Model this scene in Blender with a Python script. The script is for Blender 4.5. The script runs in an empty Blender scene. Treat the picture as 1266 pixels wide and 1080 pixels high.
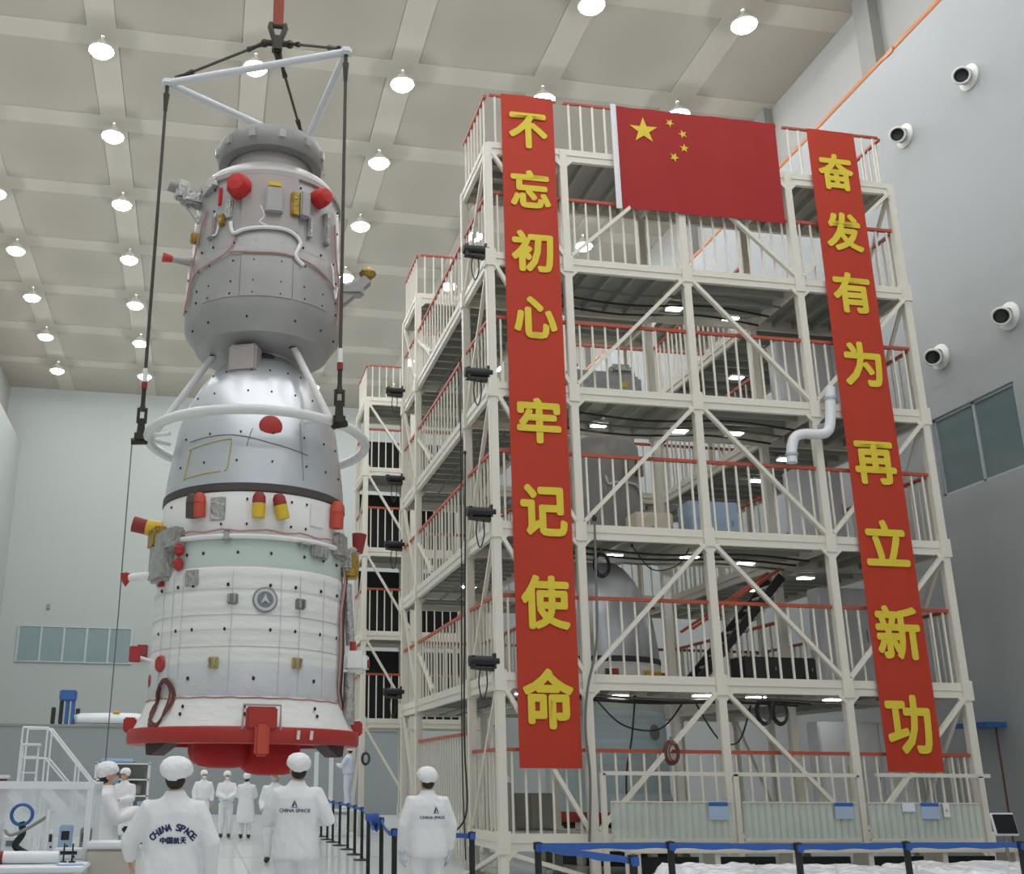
import bpy, bmesh, math, random
from mathutils import Vector, Matrix, noise
from mathutils.bvhtree import BVHTree
random.seed(7)
S = bpy.context.scene
TMP = bpy.data.scenes.new('scratch')      # small scene used only to evaluate text and modifiers quickly
def evaluated(o):
    TMP.collection.objects.link(o)
    with bpy.context.temp_override(scene=TMP, view_layer=TMP.view_layers[0]):
        dg = bpy.context.evaluated_depsgraph_get(); dg.update()
        return bpy.data.meshes.new_from_object(o.evaluated_get(dg))
COL = S.collection
PI = math.pi

# ------------------------------------------------------------------ camera
CAM_Z = 1.55
f_px, pitch, yaw, roll = 1321.0, math.radians(17.55), math.radians(9.445), math.radians(0.476)
fw = Vector((math.sin(yaw)*math.cos(pitch), math.cos(yaw)*math.cos(pitch), math.sin(pitch)))
rt = Vector((math.cos(yaw), -math.sin(yaw), 0)); up = rt.cross(fw)
rr = math.cos(roll)*rt + math.sin(roll)*up; uu = -math.sin(roll)*rt + math.cos(roll)*up
cam = bpy.data.cameras.new('camera'); camo = bpy.data.objects.new('camera', cam); COL.objects.link(camo)
camo.matrix_world = Matrix(((rr.x, uu.x, -fw.x, 0), (rr.y, uu.y, -fw.y, 0), (rr.z, uu.z, -fw.z, CAM_Z), (0, 0, 0, 1)))
cam.sensor_fit = 'HORIZONTAL'; cam.sensor_width = 36.0; cam.lens = f_px*36.0/1266.0
cam.shift_x = (633-478.5)/1266.0; cam.shift_y = (544.4-540)/1266.0
cam.clip_end = 300
S.camera = camo

# ------------------------------------------------------------------ world and exposure
S.view_settings.view_transform = 'Standard'; S.view_settings.look = 'None'
S.view_settings.gamma = 1.0; S.view_settings.use_curve_mapping = False
S.view_settings.exposure = 0.62
W = bpy.data.worlds.new('hall_ambient'); S.world = W; W.use_nodes = True
bg = W.node_tree.nodes['Background']; bg.inputs[0].default_value = (0.93, 0.97, 1.0, 1); bg.inputs[1].default_value = 0.42
LAMP_STRENGTH = 62.0

# ------------------------------------------------------------------ materials
def lin(h):
    h = h.lstrip('#'); o = []
    for i in (0, 2, 4):
        c = int(h[i:i+2], 16)/255.0
        o.append(c/12.92 if c <= .04045 else ((c+.055)/1.055)**2.4)
    return (*o, 1)
MATS = {}
def mat(name, col, rough=.55, metal=0.0, var=.06, scale=2.5, bump=0.0, bscale=12.0, emit=0.0, alpha=1.0, trans=0.0, stretch=None, coat=0.0):
    m = bpy.data.materials.new(name); m.use_nodes = True; nt = m.node_tree; N = nt.nodes; L = nt.links
    b = N['Principled BSDF']; c = lin(col)
    tc = N.new('ShaderNodeTexCoord'); mp = N.new('ShaderNodeMapping'); L.new(tc.outputs['Object'], mp.inputs[0])
    if stretch: mp.inputs['Scale'].default_value = stretch
    nz = N.new('ShaderNodeTexNoise'); nz.inputs['Scale'].default_value = scale; nz.inputs['Detail'].default_value = 5
    L.new(mp.outputs[0], nz.inputs['Vector'])
    mx = N.new('ShaderNodeMix'); mx.data_type = 'RGBA'
    mx.inputs[6].default_value = (*[max(0, x*(1-var*1.6)) for x in c[:3]], 1)
    mx.inputs[7].default_value = (*[min(1, x*(1+var)) for x in c[:3]], 1)
    L.new(nz.outputs[0], mx.inputs[0]); L.new(mx.outputs[2], b.inputs['Base Color'])
    b.inputs['Roughness'].default_value = rough; b.inputs['Metallic'].default_value = metal
    if coat: b.inputs['Coat Weight'].default_value = coat; b.inputs['Coat Roughness'].default_value = .15
    if bump:
        n2 = N.new('ShaderNodeTexNoise'); n2.inputs['Scale'].default_value = bscale; n2.inputs['Detail'].default_value = 4
        L.new(mp.outputs[0], n2.inputs['Vector'])
        bp = N.new('ShaderNodeBump'); bp.inputs['Strength'].default_value = bump; bp.inputs['Distance'].default_value = .05
        L.new(n2.outputs[0], bp.inputs['Height']); L.new(bp.outputs[0], b.inputs['Normal'])
    if emit:
        b.inputs['Emission Color'].default_value = c; b.inputs['Emission Strength'].default_value = emit
    if alpha < 1: b.inputs['Alpha'].default_value = alpha
    if trans: b.inputs['Transmission Weight'].default_value = trans
    MATS[name] = m
    return m
M = MATS
mat('floor', '#d3d8d6', .16, 0, .04, .6)
mat('floor_joint', '#a4aaa9', .4)
mat('ceil_panel', '#bfb9ac', .85, 0, .04, .3)
mat('ceil_strip', '#cfc9bc', .85, 0, .03, .4)
mat('wall_back', '#b0b6b2', .8, 0, .03, .2)
mat('wall_right', '#9fa3a3', .6, 0, .05, .15, stretch=(1, 1, .25))
mat('wall_upper', '#a6a6a2', .8, 0, .04, .3)
mat('wall_column', '#8d8d88', .7)
mat('wall_low', '#8d9394', .7, 0, .04, .3)
mat('seam', '#8f9693', .8)
mat('orange_pipe', '#b9763f', .5, 0, .12, 2)
mat('frame_alu', '#b5bcc0', .4, .3)
mat('glass_dark', '#6f7f80', .12, 0, .10, .5)
mat('glass_back', '#869799', .15, 0, .08, .5)
mat('nozzle', '#dddcd6', .45)
mat('nozzle_dark', '#3c3f40', .6)
mat('lamp_glow', '#fafbff', .5, 0, 0, emit=LAMP_STRENGTH)
mat('lamp_shell', '#dcdcd6', .5)
mat('tube_glow', '#ffffff', .5, 0, 0, emit=9.0)
mat('steel_white', '#dfdacd', .42, 0, .05, 1.2)
mat('steel_cream', '#d3cec2', .45, 0, .05, 1.2)
mat('deck_grey', '#a3a49c', .6, 0, .10, 1.5)
mat('deck_edge', '#cfccc3', .5)
mat('rail_red', '#b0523c', .5, 0, .12, 3)
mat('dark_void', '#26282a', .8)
mat('banner_red', '#b6351d', .75, 0, .05, 1.2)
mat('flag_red', '#a01c1a', .75, 0, .05, 1.2)
mat('char_yellow', '#dcc63a', .7, 0, .05, 4)
mat('white_cloth', '#e3e3e6', .8)
mat('black', '#1d1e20', .6)
mat('dark_metal', '#35332f', .5, .4)
mat('cable_black', '#2b2d2b', .6)
mat('cable_grey', '#6a6e68', .6)
mat('sling', '#4a443c', .7, 0, .15, 8)
mat('strap_red', '#8d3d28', .7, 0, .1, 6)

# ------------------------------------------------------------------ mesh helpers
class MB:
    def __init__(s): s.v = []; s.f = []; s.mi = []; s.cur = 0
    def _add(s, vs, fs):
        o = len(s.v); s.v += [tuple(v) for v in vs]; s.f += [tuple(i+o for i in f) for f in fs]; s.mi += [s.cur]*len(fs); return s
    def box(s, c, d, R=None):
        x, y, z = d[0]/2, d[1]/2, d[2]/2; c = Vector(c)
        vs = [Vector(p) for p in ((-x,-y,-z),(x,-y,-z),(x,y,-z),(-x,y,-z),(-x,-y,z),(x,-y,z),(x,y,z),(-x,y,z))]
        if R is not None: vs = [R @ v for v in vs]
        return s._add([v+c for v in vs], [(0,3,2,1),(4,5,6,7),(0,1,5,4),(1,2,6,5),(2,3,7,6),(3,0,4,7)])
    def bx(s, a, b): return s.box([(a[i]+b[i])/2 for i in range(3)], [abs(b[i]-a[i]) for i in range(3)])
    def bevbox(s, c, d, bev=.02, R=None):
        # chamfered box
        bm = bmesh.new(); bmesh.ops.create_cube(bm, size=1)
        for v in bm.verts: v.co = Vector((v.co.x*d[0], v.co.y*d[1], v.co.z*d[2]))
        bmesh.ops.bevel(bm, geom=bm.edges[:], offset=min(bev, min(d)*.45), segments=2, affect='EDGES')
        bm.verts.index_update(); c = Vector(c)
        vs = [((R @ v.co) if R is not None else v.co)+c for v in bm.verts]
        fs = [[v.index for v in f.verts] for f in bm.faces]; bm.free()
        return s._add(vs, fs)
    def bar(s, p, q, w, h=None, upv=(0, 0, 1)):
        p = Vector(p); q = Vector(q); h = h or w; d = q-p; L = d.length; d.normalize()
        u = Vector(upv); 
        if abs(d.dot(u)) > .99: u = Vector((0, 1, 0))
        a = d.cross(u).normalized(); b = a.cross(d)
        R = Matrix((a, d, b)).transposed()
        return s.box((p+q)/2, (w, L, h), R)
    def tube(s, pts, r, n=8, closed=False, caps=True):
        pts = [Vector(p) for p in pts]; k = len(pts)
        rs = r if isinstance(r, (list, tuple)) else [r]*k
        vs = []; fs = []; prev = None
        for i, p in enumerate(pts):
            if closed: t = pts[(i+1) % k]-pts[i-1]
            else: t = pts[min(i+1, k-1)]-pts[max(i-1, 0)]
            if t.length < 1e-9: t = Vector((0, 0, 1))
            t.normalize()
            if prev is None:
                u = Vector((0, 0, 1)) if abs(t.z) < .9 else Vector((0, 1, 0)); a = t.cross(u).normalized()
            else:
                a = prev - t*prev.dot(t); a = a.normalized() if a.length > 1e-6 else t.orthogonal().normalized()
            b = t.cross(a); prev = a
            rad = rs[i]; rx, ry = rad if isinstance(rad, (tuple, list)) else (rad, rad)
            for j in range(n):
                th = 2*PI*j/n; vs.append(p+a*(rx*math.cos(th))+b*(ry*math.sin(th)))
        m = k if closed else k-1
        for i in range(m):
            for j in range(n):
                i2 = (i+1) % k; fs.append((i*n+j, i*n+(j+1) % n, i2*n+(j+1) % n, i2*n+j))
        if caps and not closed:
            fs.append(tuple(range(n-1, -1, -1))); fs.append(tuple((k-1)*n+j for j in range(n)))
        return s._add(vs, fs)
    def lathe(s, prof, n=32, c=(0, 0, 0), R=None, a0=0, a1=2*PI):
        full = abs(a1-a0-2*PI) < 1e-6; m = n if full else n+1; vs = []; fs = []; c = Vector(c)
        for r, z in prof:
            for j in range(m):
                a = a0+(a1-a0)*j/n; v = Vector((r*math.sin(a), -r*math.cos(a), z)); vs.append(((R @ v) if R is not None else v)+c)
        for i in range(len(prof)-1):
            for j in range(n if full else n):
                j2 = (j+1) % m; fs.append((i*m+j, i*m+j2, (i+1)*m+j2, (i+1)*m+j))
        return s._add(vs, fs)
    def ell(s, c, r, nu=16, nv=10, R=None):
        if not isinstance(r, (tuple, list)): r = (r, r, r)
        c = Vector(c); vs = []; fs = []
        for i in range(nv+1):
            ph = PI*i/nv
            for j in range(nu):
                th = 2*PI*j/nu; v = Vector((r[0]*math.sin(ph)*math.cos(th), r[1]*math.sin(ph)*math.sin(th), r[2]*math.cos(ph)))
                vs.append(((R @ v) if R is not None else v)+c)
        for i in range(nv):
            for j in range(nu): fs.append((i*nu+j, (i+1)*nu+j, (i+1)*nu+(j+1) % nu, i*nu+(j+1) % nu))
        return s._add(vs, fs)
    def patch(s, rf, a0, a1, z0, z1, th=.012, na=8, nz=2):
        # raised curved plate on a body of revolution; rf(z) radius, angles in radians
        vs = []; fs = []
        def idx(i, j, k): return (k*(na+1)+i)*(nz+1)+j
        for k in (0, 1):
            for i in range(na+1):
                for j in range(nz+1):
                    a = a0+(a1-a0)*i/na; z = z0+(z1-z0)*j/nz; r = rf(z)+(th if k else -.01); vs.append((r*math.sin(a), -r*math.cos(a), z))
        for i in range(na):
            for j in range(nz): fs.append((idx(i,j,1), idx(i+1,j,1), idx(i+1,j+1,1), idx(i,j+1,1)))
        for i in range(na):
            fs.append((idx(i,0,0), idx(i+1,0,0), idx(i+1,0,1), idx(i,0,1))); fs.append((idx(i,nz,1), idx(i+1,nz,1), idx(i+1,nz,0), idx(i,nz,0)))
        for j in range(nz):
            fs.append((idx(0,j,1), idx(0,j+1,1), idx(0,j+1,0), idx(0,j,0))); fs.append((idx(na,j,0), idx(na,j+1,0), idx(na,j+1,1), idx(na,j,1)))
        return s._add(vs, fs)
    def prism(s, poly, z0, z1, T=lambda p: p):
        n = len(poly); vs = [T(Vector((x, y, z0))) for x, y in poly]+[T(Vector((x, y, z1))) for x, y in poly]
        fs = [tuple(range(n-1, -1, -1)), tuple(range(n, 2*n))]+[(i, (i+1) % n, n+(i+1) % n, n+i) for i in range(n)]
        return s._add(vs, fs)
    def mesh(s, name, ms, smooth=38):
        me = bpy.data.meshes.new(name); me.from_pydata(s.v, [], s.f)
        ms = ms if isinstance(ms, (list, tuple)) else [ms]
        for m in ms: me.materials.append(M[m] if isinstance(m, str) else m)
        if len(ms) > 1: me.polygons.foreach_set('material_index', s.mi)
        bm = bmesh.new(); bm.from_mesh(me); bmesh.ops.recalc_face_normals(bm, faces=bm.faces[:]); bm.to_mesh(me); bm.free()
        if smooth:
            me.polygons.foreach_set('use_smooth', [True]*len(me.polygons)); me.set_sharp_from_angle(angle=math.radians(smooth))
        me.update(); return me
    def build(s, name, ms, parent=None, loc=(0, 0, 0), smooth=38):
        return link(name, s.mesh(name, ms, smooth), parent, loc)
def link(name, me, parent=None, loc=(0, 0, 0), rot=None, scale=None):
    o = bpy.data.objects.new(name, me); COL.objects.link(o); o.location = loc
    if rot is not None: o.rotation_euler = rot
    if scale is not None: o.scale = scale
    if parent is not None: o.parent = parent
    return o
def tag(o, label, cat, group=None):
    o['label'] = label; o['category'] = cat
    if group: o['group'] = group
    return o
def thing(name, label, cat, loc=(0, 0, 0), rz=0, group=None):
    o = bpy.data.objects.new(name, None); COL.objects.link(o); o.location = loc; o.rotation_euler = (0, 0, rz)
    o.empty_display_size = .2
    return tag(o, label, cat, group)
def struct(o): o['kind'] = 'structure'; return o
def stuff(o): o['kind'] = 'stuff'; return o
def copy_tree(o, parent=None):
    c = o.copy(); COL.objects.link(c); c.parent = parent
    for ch in o.children: copy_tree(ch, c)
    return c
def arc(c, r, a0, a1, n, z=0, ax='z'):
    o = []
    for i in range(n+1):
        a = a0+(a1-a0)*i/n; x, y = r*math.cos(a), r*math.sin(a)
        o.append((c[0]+x, c[1]+y, c[2]) if ax == 'z' else (c[0]+x, c[1], c[2]+y) if ax == 'y' else (c[0], c[1]+x, c[2]+y))
    return o
def spline(pts, n=6):
    pts = [Vector(p) for p in pts]; o = []
    for i in range(len(pts)-1):
        p0 = pts[max(i-1, 0)]; p1 = pts[i]; p2 = pts[i+1]; p3 = pts[min(i+2, len(pts)-1)]
        for k in range(n):
            t = k/n; o.append(.5*((2*p1)+(-p0+p2)*t+(2*p0-5*p1+4*p2-p3)*t*t+(-p0+3*p1-3*p2+p3)*t**3))
    return o+[pts[-1]]

# ------------------------------------------------------------------ hall
XL, XR, YB, YF, ZL = -10.7, 16.2, 58.9, -12.0, 19.1     # walls, front end, crane ledge
XUL, XUR, ZC = -11.6, 17.07, 22.45
fl = struct(MB().bx((XUL, YF, -.3), (XUR+.3, YB+.3, 0)).build('floor', 'floor', smooth=0))
b = MB()
for k in range(-3, 6):
    x = -8.0+4.48*(k+1)
    if XL < x < XR: b.bx((x-.012, YF, 0), (x+.012, YB, .003))
for k in range(0, 13): y = 1+4.49*k; b.bx((XL, y-.012, 0), (XR, y+.012, .003))
b.build('floor_joint', 'floor_joint', fl, smooth=0)
wb = struct(MB().bx((XUL-.3, YB, 0), (XUR+.3, YB+.3, ZC)).build('wall_back', 'wall_back', smooth=0))
MB().bevbox((-8.33, YB-.05, 10.1), (.16, .1, .28), .02).build('wall_socket', 'seam', wb)
# right wall with a window hole
hy0, hy1, hz0, hz1 = 18.33, 20.95, 7.70, 9.52
b = MB()
for a, c in (((YF, 0), (hy0, ZL)), ((hy1, 0), (YB, ZL)), ((hy0, 0), (hy1, hz0)), ((hy0, hz1), (hy1, ZL))): b.bx((XR, a[0], a[1]), (XR+1.1, c[0], c[1]))
wr = struct(b.build('wall_right', 'wall_right', smooth=0))
up_ = struct(MB().bx((XUR, YF, ZL), (XUR+.25, YB, ZC)).build('wall_upper_right', 'wall_upper', smooth=0))
for y in (9.9, 16.3, 22.0, 27.6, 33.3, 39, 44.7, 50.4): MB().bx((XUR-.3, y-.32, ZL), (XUR, y+.32, ZC)).build('column', 'wall_column', up_, smooth=0)
wl = struct(MB().bx((XL-1.1, YF, 0), (XL, YB, ZL)).build('wall_left', 'wall_back', smooth=0))
ul = struct(MB().bx((XUL-.25, YF, ZL), (XUL, YB, ZC)).build('wall_upper_left', 'wall_upper', smooth=0))
MB().bevbox((XL+.06, 54.5, 12.0), (.14, .3, .5), .03).build('wall_socket', 'nozzle', wl)
cr = thing('crane_rail', 'orange crane rail along the ledge of the right wall', 'rail', (XR+.12, 0, ZL))
MB().tube([(0, YF, .12), (0, YB, .12)], .11, 10).build('rail_pipe', 'orange_pipe', cr)
b = MB()
for y in range(2, 58, 6): b.box((0, y+.4, .05), (.3, .3, .12))
b.build('rail_clamps', 'orange_pipe', cr)
cr = thing('crane_rail', 'brown crane rail on the ledge of the left wall', 'rail', (XL-.25, 0, ZL))
MB().tube([(0, YF, .16), (0, YB, .16)], .15, 10).build('rail_pipe', 'orange_pipe', cr)
# right window
w = struct(MB().bx((XR+.05, hy0, hz0), (XR+.12, hy0+.07, hz1)).bx((XR+.05, hy1-.07, hz0), (XR+.12, hy1, hz1)).bx((XR+.05, hy0, hz0), (XR+.12, hy1, hz0+.06)).bx((XR+.05, hy0, hz1-.06), (XR+.12, hy1, hz1)).bx((XR+.05, 19.59, hz0), (XR+.12, 19.66, hz1)).build('window_1', 'frame_alu', smooth=0))
for a, c in ((hy0+.07, 19.59), (19.66, hy1-.07)): MB().bx((XR+.08, a, hz0+.06), (XR+.10, c, hz1-.06)).build('pane', 'glass_dark', w, smooth=0)
MB().bx((XR+.2, hy0, hz0), (XR+.25, hy1, hz1)).build('window_backing', 'wall_low', w, smooth=0)
# back window, five panes
x0, x1, z0, z1 = -9.70, -3.9, 7.26, 9.03
b = MB().bx((x0-.06, YB-.08, z0-.06), (x1+.06, YB, z0)).bx((x0-.06, YB-.08, z1), (x1+.06, YB, z1+.06))
for k in range(6): xx = x0+(x1-x0)*k/5; b.bx((xx-.05, YB-.08, z0), (xx+.05, YB, z1))
w = struct(b.build('window_2', 'frame_alu', smooth=0))
for k in range(5): MB().bx((x0+(x1-x0)*k/5+.05, YB-.045, z0), (x0+(x1-x0)*(k+1)/5-.05, YB-.02, z1)).build('pane', 'glass_back', w, smooth=0)
# ceiling with recessed panels between lamp strips
LX = [.47+4.48*k for k in range(-2, 4)]
LY = [-3.5, 1.0, 5.5, 9.9, 14.4, 18.75, 23.1, 27.45, 31.9, 36.4, 40.9, 45.4, 49.9, 54.5]
ce = struct(MB().bx((XUL-.3, YF, ZC), (XUR+.3, YB+.3, ZC+.3)).build('ceiling', 'ceil_panel', smooth=0))
sw = .42
for x in LX: MB().bx((x-sw, YF, ZC-.152), (x+sw, YB, ZC)).build('strip', 'ceil_strip', ce, smooth=0)
exs = [XUL]+LX+[XUR]; eys = [YF]+LY+[YB]
for y in LY:
    for i in range(len(exs)-1):
        a = exs[i]+(sw if i else 0); c = exs[i+1]-(sw if i < len(exs)-2 else 0)
        if c > a: MB().bx((a, y-sw, ZC-.15), (c, y+sw, ZC)).build('strip', 'ceil_strip', ce, smooth=0)
for i in range(len(exs)-1):
    for j in range(len(eys)-1):
        a = exs[i]+(sw if i else 0); c = exs[i+1]-(sw if i < len(exs)-2 else 0); d = eys[j]+(sw if j else 0); e = eys[j+1]-(sw if j < len(eys)-2 else 0)
        if c-a > .3 and e-d > .3: MB().bx((a+.015, d+.015, ZC-.135), (c-.015, e-.015, ZC)).build('panel', 'ceil_panel', ce, smooth=0)
# lamps
shell = MB().lathe([(.04, .46), (.05, .30), (.12, .28), (.20, .17), (.31, .06), (.365, 0), (.365, -.04), (.335, -.04)], 24).mesh('shell', 'lamp_shell')
glow = MB().lathe([(.335, -.035), (.33, -.07), (.27, -.135), (.16, -.18), (0.001, -.20)], 20).mesh('diffuser', 'lamp_glow')
colw = ['far left', 'second from left', 'third from left', 'fourth from left', 'fifth from left', 'far right']
n_ord = ['', '', '', '', 'nearest', 'second nearest', 'third nearest', 'fourth nearest', 'fifth nearest', 'sixth nearest', 'seventh nearest', 'eighth nearest', 'ninth nearest', 'tenth nearest']
for j, y in enumerate(LY):
    for i, x in enumerate(LX):
        if (i, j) == (2, 4): continue        # the crane strap runs up here
        lab = ('round glowing ceiling lamp, %s column, %s row' % (colw[i], n_ord[j])) if j >= 4 else 'round glowing ceiling lamp overhead behind the viewer'
        t = thing('ceiling_lamp', lab, 'lamp', (x, y, ZC-.62), 0, 'high bay lamps on the ceiling strips')
        link('shell', shell, t); link('diffuser', glow, t)
# air nozzles on the right wall
nz_f = MB().lathe([(.30, 0), (.30, .03), (.23, .06), (.18, .07)], 20).mesh('wall_flange', 'nozzle')
nz_b = MB().lathe([(.001, -.14), (.12, -.1), (.19, 0), (.20, .2), (.17, .22), (.15, .2)], 20).mesh('nozzle_body', 'nozzle')
nz_d = MB().lathe([(.155, .19), (.10, .08), (.001, .06)], 16).mesh('nozzle_throat', 'nozzle_dark')
for y, z, l in ((18.0, 16.68, 'upper right air nozzle near the picture edge'), (20.32, 16.67, 'upper air nozzle just right of the platform top'), (18.1, 10.88, 'lower right air nozzle above the wall window'), (20.31, 10.84, 'lower air nozzle beside the platform, above window')):
    t = thing('air_nozzle', 'white round '+l, 'air nozzle', (XR-.13, y, z), 0, 'air nozzles on the right wall')
    rot = Vector((-.62, -.66, -.42)).to_track_quat('Z', 'Y').to_euler()
    for nm, me in (('nozzle_body', nz_b), ('nozzle_throat', nz_d)): link(nm, me, t, (-.06, 0, 0), rot=rot)
    link('wall_flange', nz_f, t, (.13, 0, 0), rot=(0, -PI/2, 0))
# ------------------------------------------------------------------ work platform towers
PX = [4.83, 6.34, 8.72, 11.07, 13.37]
LV = [.60, 3.12, 5.69, 8.26, 10.85, 13.22]
bal_me = MB().box((0, 0, 0), (.034, .03, 1.0)).mesh('baluster', 'steel_white', smooth=0)
balx_me = MB().box((0, 0, 0), (.03, .034, 1.0)).mesh('baluster', 'steel_white', smooth=0)
def railing(root, p, q, z0, z1, sp=.245, single=True, r=.032):
    # p, q: (x, y) ends; z0 foot, z1 rail centre
    p = Vector((*p, 0)); q = Vector((*q, 0)); L = (q-p).length
    o = MB().bar(p+Vector((0, 0, z1)), q+Vector((0, 0, z1)), r*2, r*1.7).build('railing', 'rail_red', root, smooth=0)
    n = max(2, int(round(L/sp))); along_x = abs(q.x-p.x) > abs(q.y-p.y)
    ps = [p+(q-p)*(k+.5)/n for k in range(n)]; h = z1-r-z0
    if single:
        for w in ps: link('baluster', bal_me if along_x else balx_me, o, (w.x, w.y, z0+h/2), scale=(1, 1, h))
    else:
        b = MB()
        for w in ps: b.box((w.x, w.y, z0+h/2), (.034, .03, h))
        stuff(b.build('balusters', 'steel_white', o, smooth=0))
    return o
def post(root, x, y, z0=0, z1=None, w=.15, m='steel_white'):
    b = MB().bevbox((0, 0, (z0+z1)/2), (w, w, z1-z0), .012)
    if z0 == 0: b.box((0, 0, .015), (w+.16, w+.16, .03))
    for l in LV[:-1]:
        if z0 < l < z1: b.box((0, 0, l+.0), (w+.05, w+.05, .34))
    return b.build('post', m, root, (x, y, 0))
def beam(root, p, q, z, h=.25, w=.10, m='steel_white'):
    p = Vector((*p, z)); q = Vector((*q, z)); b = MB()
    b.bar(p+Vector((0, 0, .07)), q+Vector((0, 0, .07)), w, .12); b.bar(p-Vector((0, 0, .06)), q-Vector((0, 0, .06)), w*.8, .14)
    b.bar(p+Vector((0, 0, .005)), q+Vector((0, 0, .005)), w*1.15, .02)
    return b.build('beam', m, root, smooth=0)
def gusset(b, x, y, z, sx, d=.22):
    # triangular plate below a joint on side sx
    b.prism([(0, 0), (sx*d, 0), (0, -d)], -.012, .012, lambda p: Vector((x+p.x, y+p.z, z+p.y)))
gus_me = {}
for sx in (-1, 1):
    b = MB(); gusset(b, 0, 0, 0, sx); gus_me[sx] = b.mesh('gusset_plate', 'steel_white', 0)
def brace(root, p, q, r=.042, m='steel_white'):
    return MB().bar(p, q, r*2, r*1.6).build('brace', m, root, smooth=0)
def deck(root, x0, x1, y0, y1, z, rib='y'):
    b = MB().bx((x0, y0, z+.08), (x1, y1, z+.13))
    if rib == 'y':
        n = max(2, int((y1-y0)/.42))
        for k in range(1, n): yy = y0+(y1-y0)*k/n; b.bx((x0, yy-.03, z-.06), (x1, yy+.03, z+.08))
    else:
        n = max(2, int((x1-x0)/.42))
        for k in range(1, n): xx = x0+(x1-x0)*k/n; b.bx((xx-.03, y0, z-.06), (xx+.03, y1, z+.08))
    return b.build('deck', 'deck_grey', root, smooth=0)
def row(root, xs, y0, y1, levels, front_rail=True, single=True, braces=True, back_rail=False, topz=None, rowtop=5):
    zt = LV[rowtop]
    for x in xs:
        for y in (y0, y1): post(root, x, y, 0, zt+.1)
    for li in levels:
        z = LV[li]
        for i in range(len(xs)-1):
            beam(root, (xs[i], y0), (xs[i+1], y0), z); beam(root, (xs[i], y1), (xs[i+1], y1), z)
            deck(root, xs[i]+.05, xs[i+1]-.05, y0+.05, y1-.05, z, 'x' if (i % 2) else 'y')
            rz = z+(1.24 if li == 5 else 1.42)
            if front_rail: railing(root, (xs[i]+.07, y0+.03), (xs[i+1]-.07, y0+.03), z+.13, rz, single=single, r=.026 if li == 5 else .034)
            if back_rail: railing(root, (xs[i]+.07, y1-.03), (xs[i+1]-.07, y1-.03), z+.13, rz, single=False)
        for x in (xs[0], xs[-1]):
            beam(root, (x, y0), (x, y1), z)
            railing(root, (x, y0+.07), (x, y1-.07), z+.13, z+(1.24 if li == 5 else 1.42), single=single and x == xs[0])
        for x in xs[1:-1]: beam(root, (x, y0), (x, y1), z)
        for i, x in enumerate(xs):
            for sx in (-1, 1):
                if (i == 0 and sx < 0) or (i == len(xs)-1 and sx > 0): continue
                link('gusset_plate', gus_me[sx], root, (x, y0-.065, z-.12))
tower = thing('work_platform', 'tall white steel work platform tower carrying the banners and flag', 'platform tower', (0, 0, 0))
Y0, Y1, Y2, Y3 = 17.5, 19.4, 24.4, 26.2
row(tower, PX, Y0, Y1, range(6))
row(tower, PX, Y2, Y3, range(1, 6), single=False)
# front bracing: down to the right, up to the middle post, down, up to the corner
for li in range(5):
    a, c = LV[li]+.18, LV[li+1]-.14
    y = Y0-.06
    brace(tower, (PX[0]+.08, y, c), (PX[1]-.08, y, a)); brace(tower, (PX[1]+.08, y, a), (PX[2]-.1, y, c))
    brace(tower, (PX[2]+.1, y, c), (PX[3]-.08, y, a)); brace(tower, (PX[3]+.08, y, a), (PX[4]-.08, y, c))
    # end frames
    for x in (PX[0]-.02, PX[4]):
        brace(tower, (x, Y0+.1, c), (x, Y1-.1, a), .034); brace(tower, (x, Y2+.1, a), (x, Y3-.1, c), .034)
brace(tower, (PX[0]+.08, Y0, LV[0]-.16), (PX[1], Y0, .05)); brace(tower, (PX[0], Y0+.1, LV[0]-.16), (PX[0], Y1, .05))
# side walks between front and rear rows
for li in range(1, 5):
    z = LV[li]
    for xa, xb in ((PX[0], PX[1]), (PX[3], PX[4])):
        beam(tower, (xa, Y1), (xa, Y2), z, m='steel_cream'); beam(tower, (xb, Y1), (xb, Y2), z, m='steel_cream')
        deck(tower, xa+.05, xb-.05, Y1+.05, Y2-.05, z, 'y')
    railing(tower, (PX[0], Y1+.1), (PX[0], Y2-.1), z+.13, z+1.42, sp=.3)
    railing(tower, (PX[1], Y1+.1), (PX[1], Y2-.1), z+.13, z+1.42, single=False)
    railing(tower, (PX[3], Y1+.1), (PX[3], Y2-.1), z+.13, z+1.42, single=False)
    railing(tower, (PX[4], Y1+.1), (PX[4], Y2-.1), z+.13, z+1.42, single=False)
    # folding strut seen on the side bays
    brace(tower, (PX[0], Y2-.1, z+1.15), (PX[0], Y2-1.6, z+.25), .04); brace(tower, (PX[0], Y2-.6, z+.85), (PX[0], Y2-1.6, z+.15), .03)
# high screening fence on the ground walk on the left side
railing(tower, (PX[0], Y1+.1), (PX[0], Y2-.1), .1, 2.35, sp=.22)
# far tower, same kind, behind a gap
far = thing('work_platform', 'farther white platform tower with dark interior between capsule and near tower', 'platform tower', (0, 0, 0))
Y4, Y5 = 32.3, 34.2
fx = [4.70, 6.21, 8.6]
row(far, fx, Y4, Y5, range(1, 6))
for li in range(5):
    a, c = LV[li]+.18, LV[li+1]-.14
    brace(far, (fx[0]+.08, Y4-.05, c), (fx[1]-.05, Y4-.05, a)); brace(far, (fx[0], Y4+.1, c), (fx[0], Y5-.1, a), .034)
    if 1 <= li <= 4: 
        MB().bx((fx[0]+.1, Y5+.1, LV[li]-.1), (fx[2], Y5+.14, c-(.6 if li == 4 else 0.1))).build('dark_backing', 'dark_void', far, smooth=0)  # plain dark sheets closing the bays behind the rear posts
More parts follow.
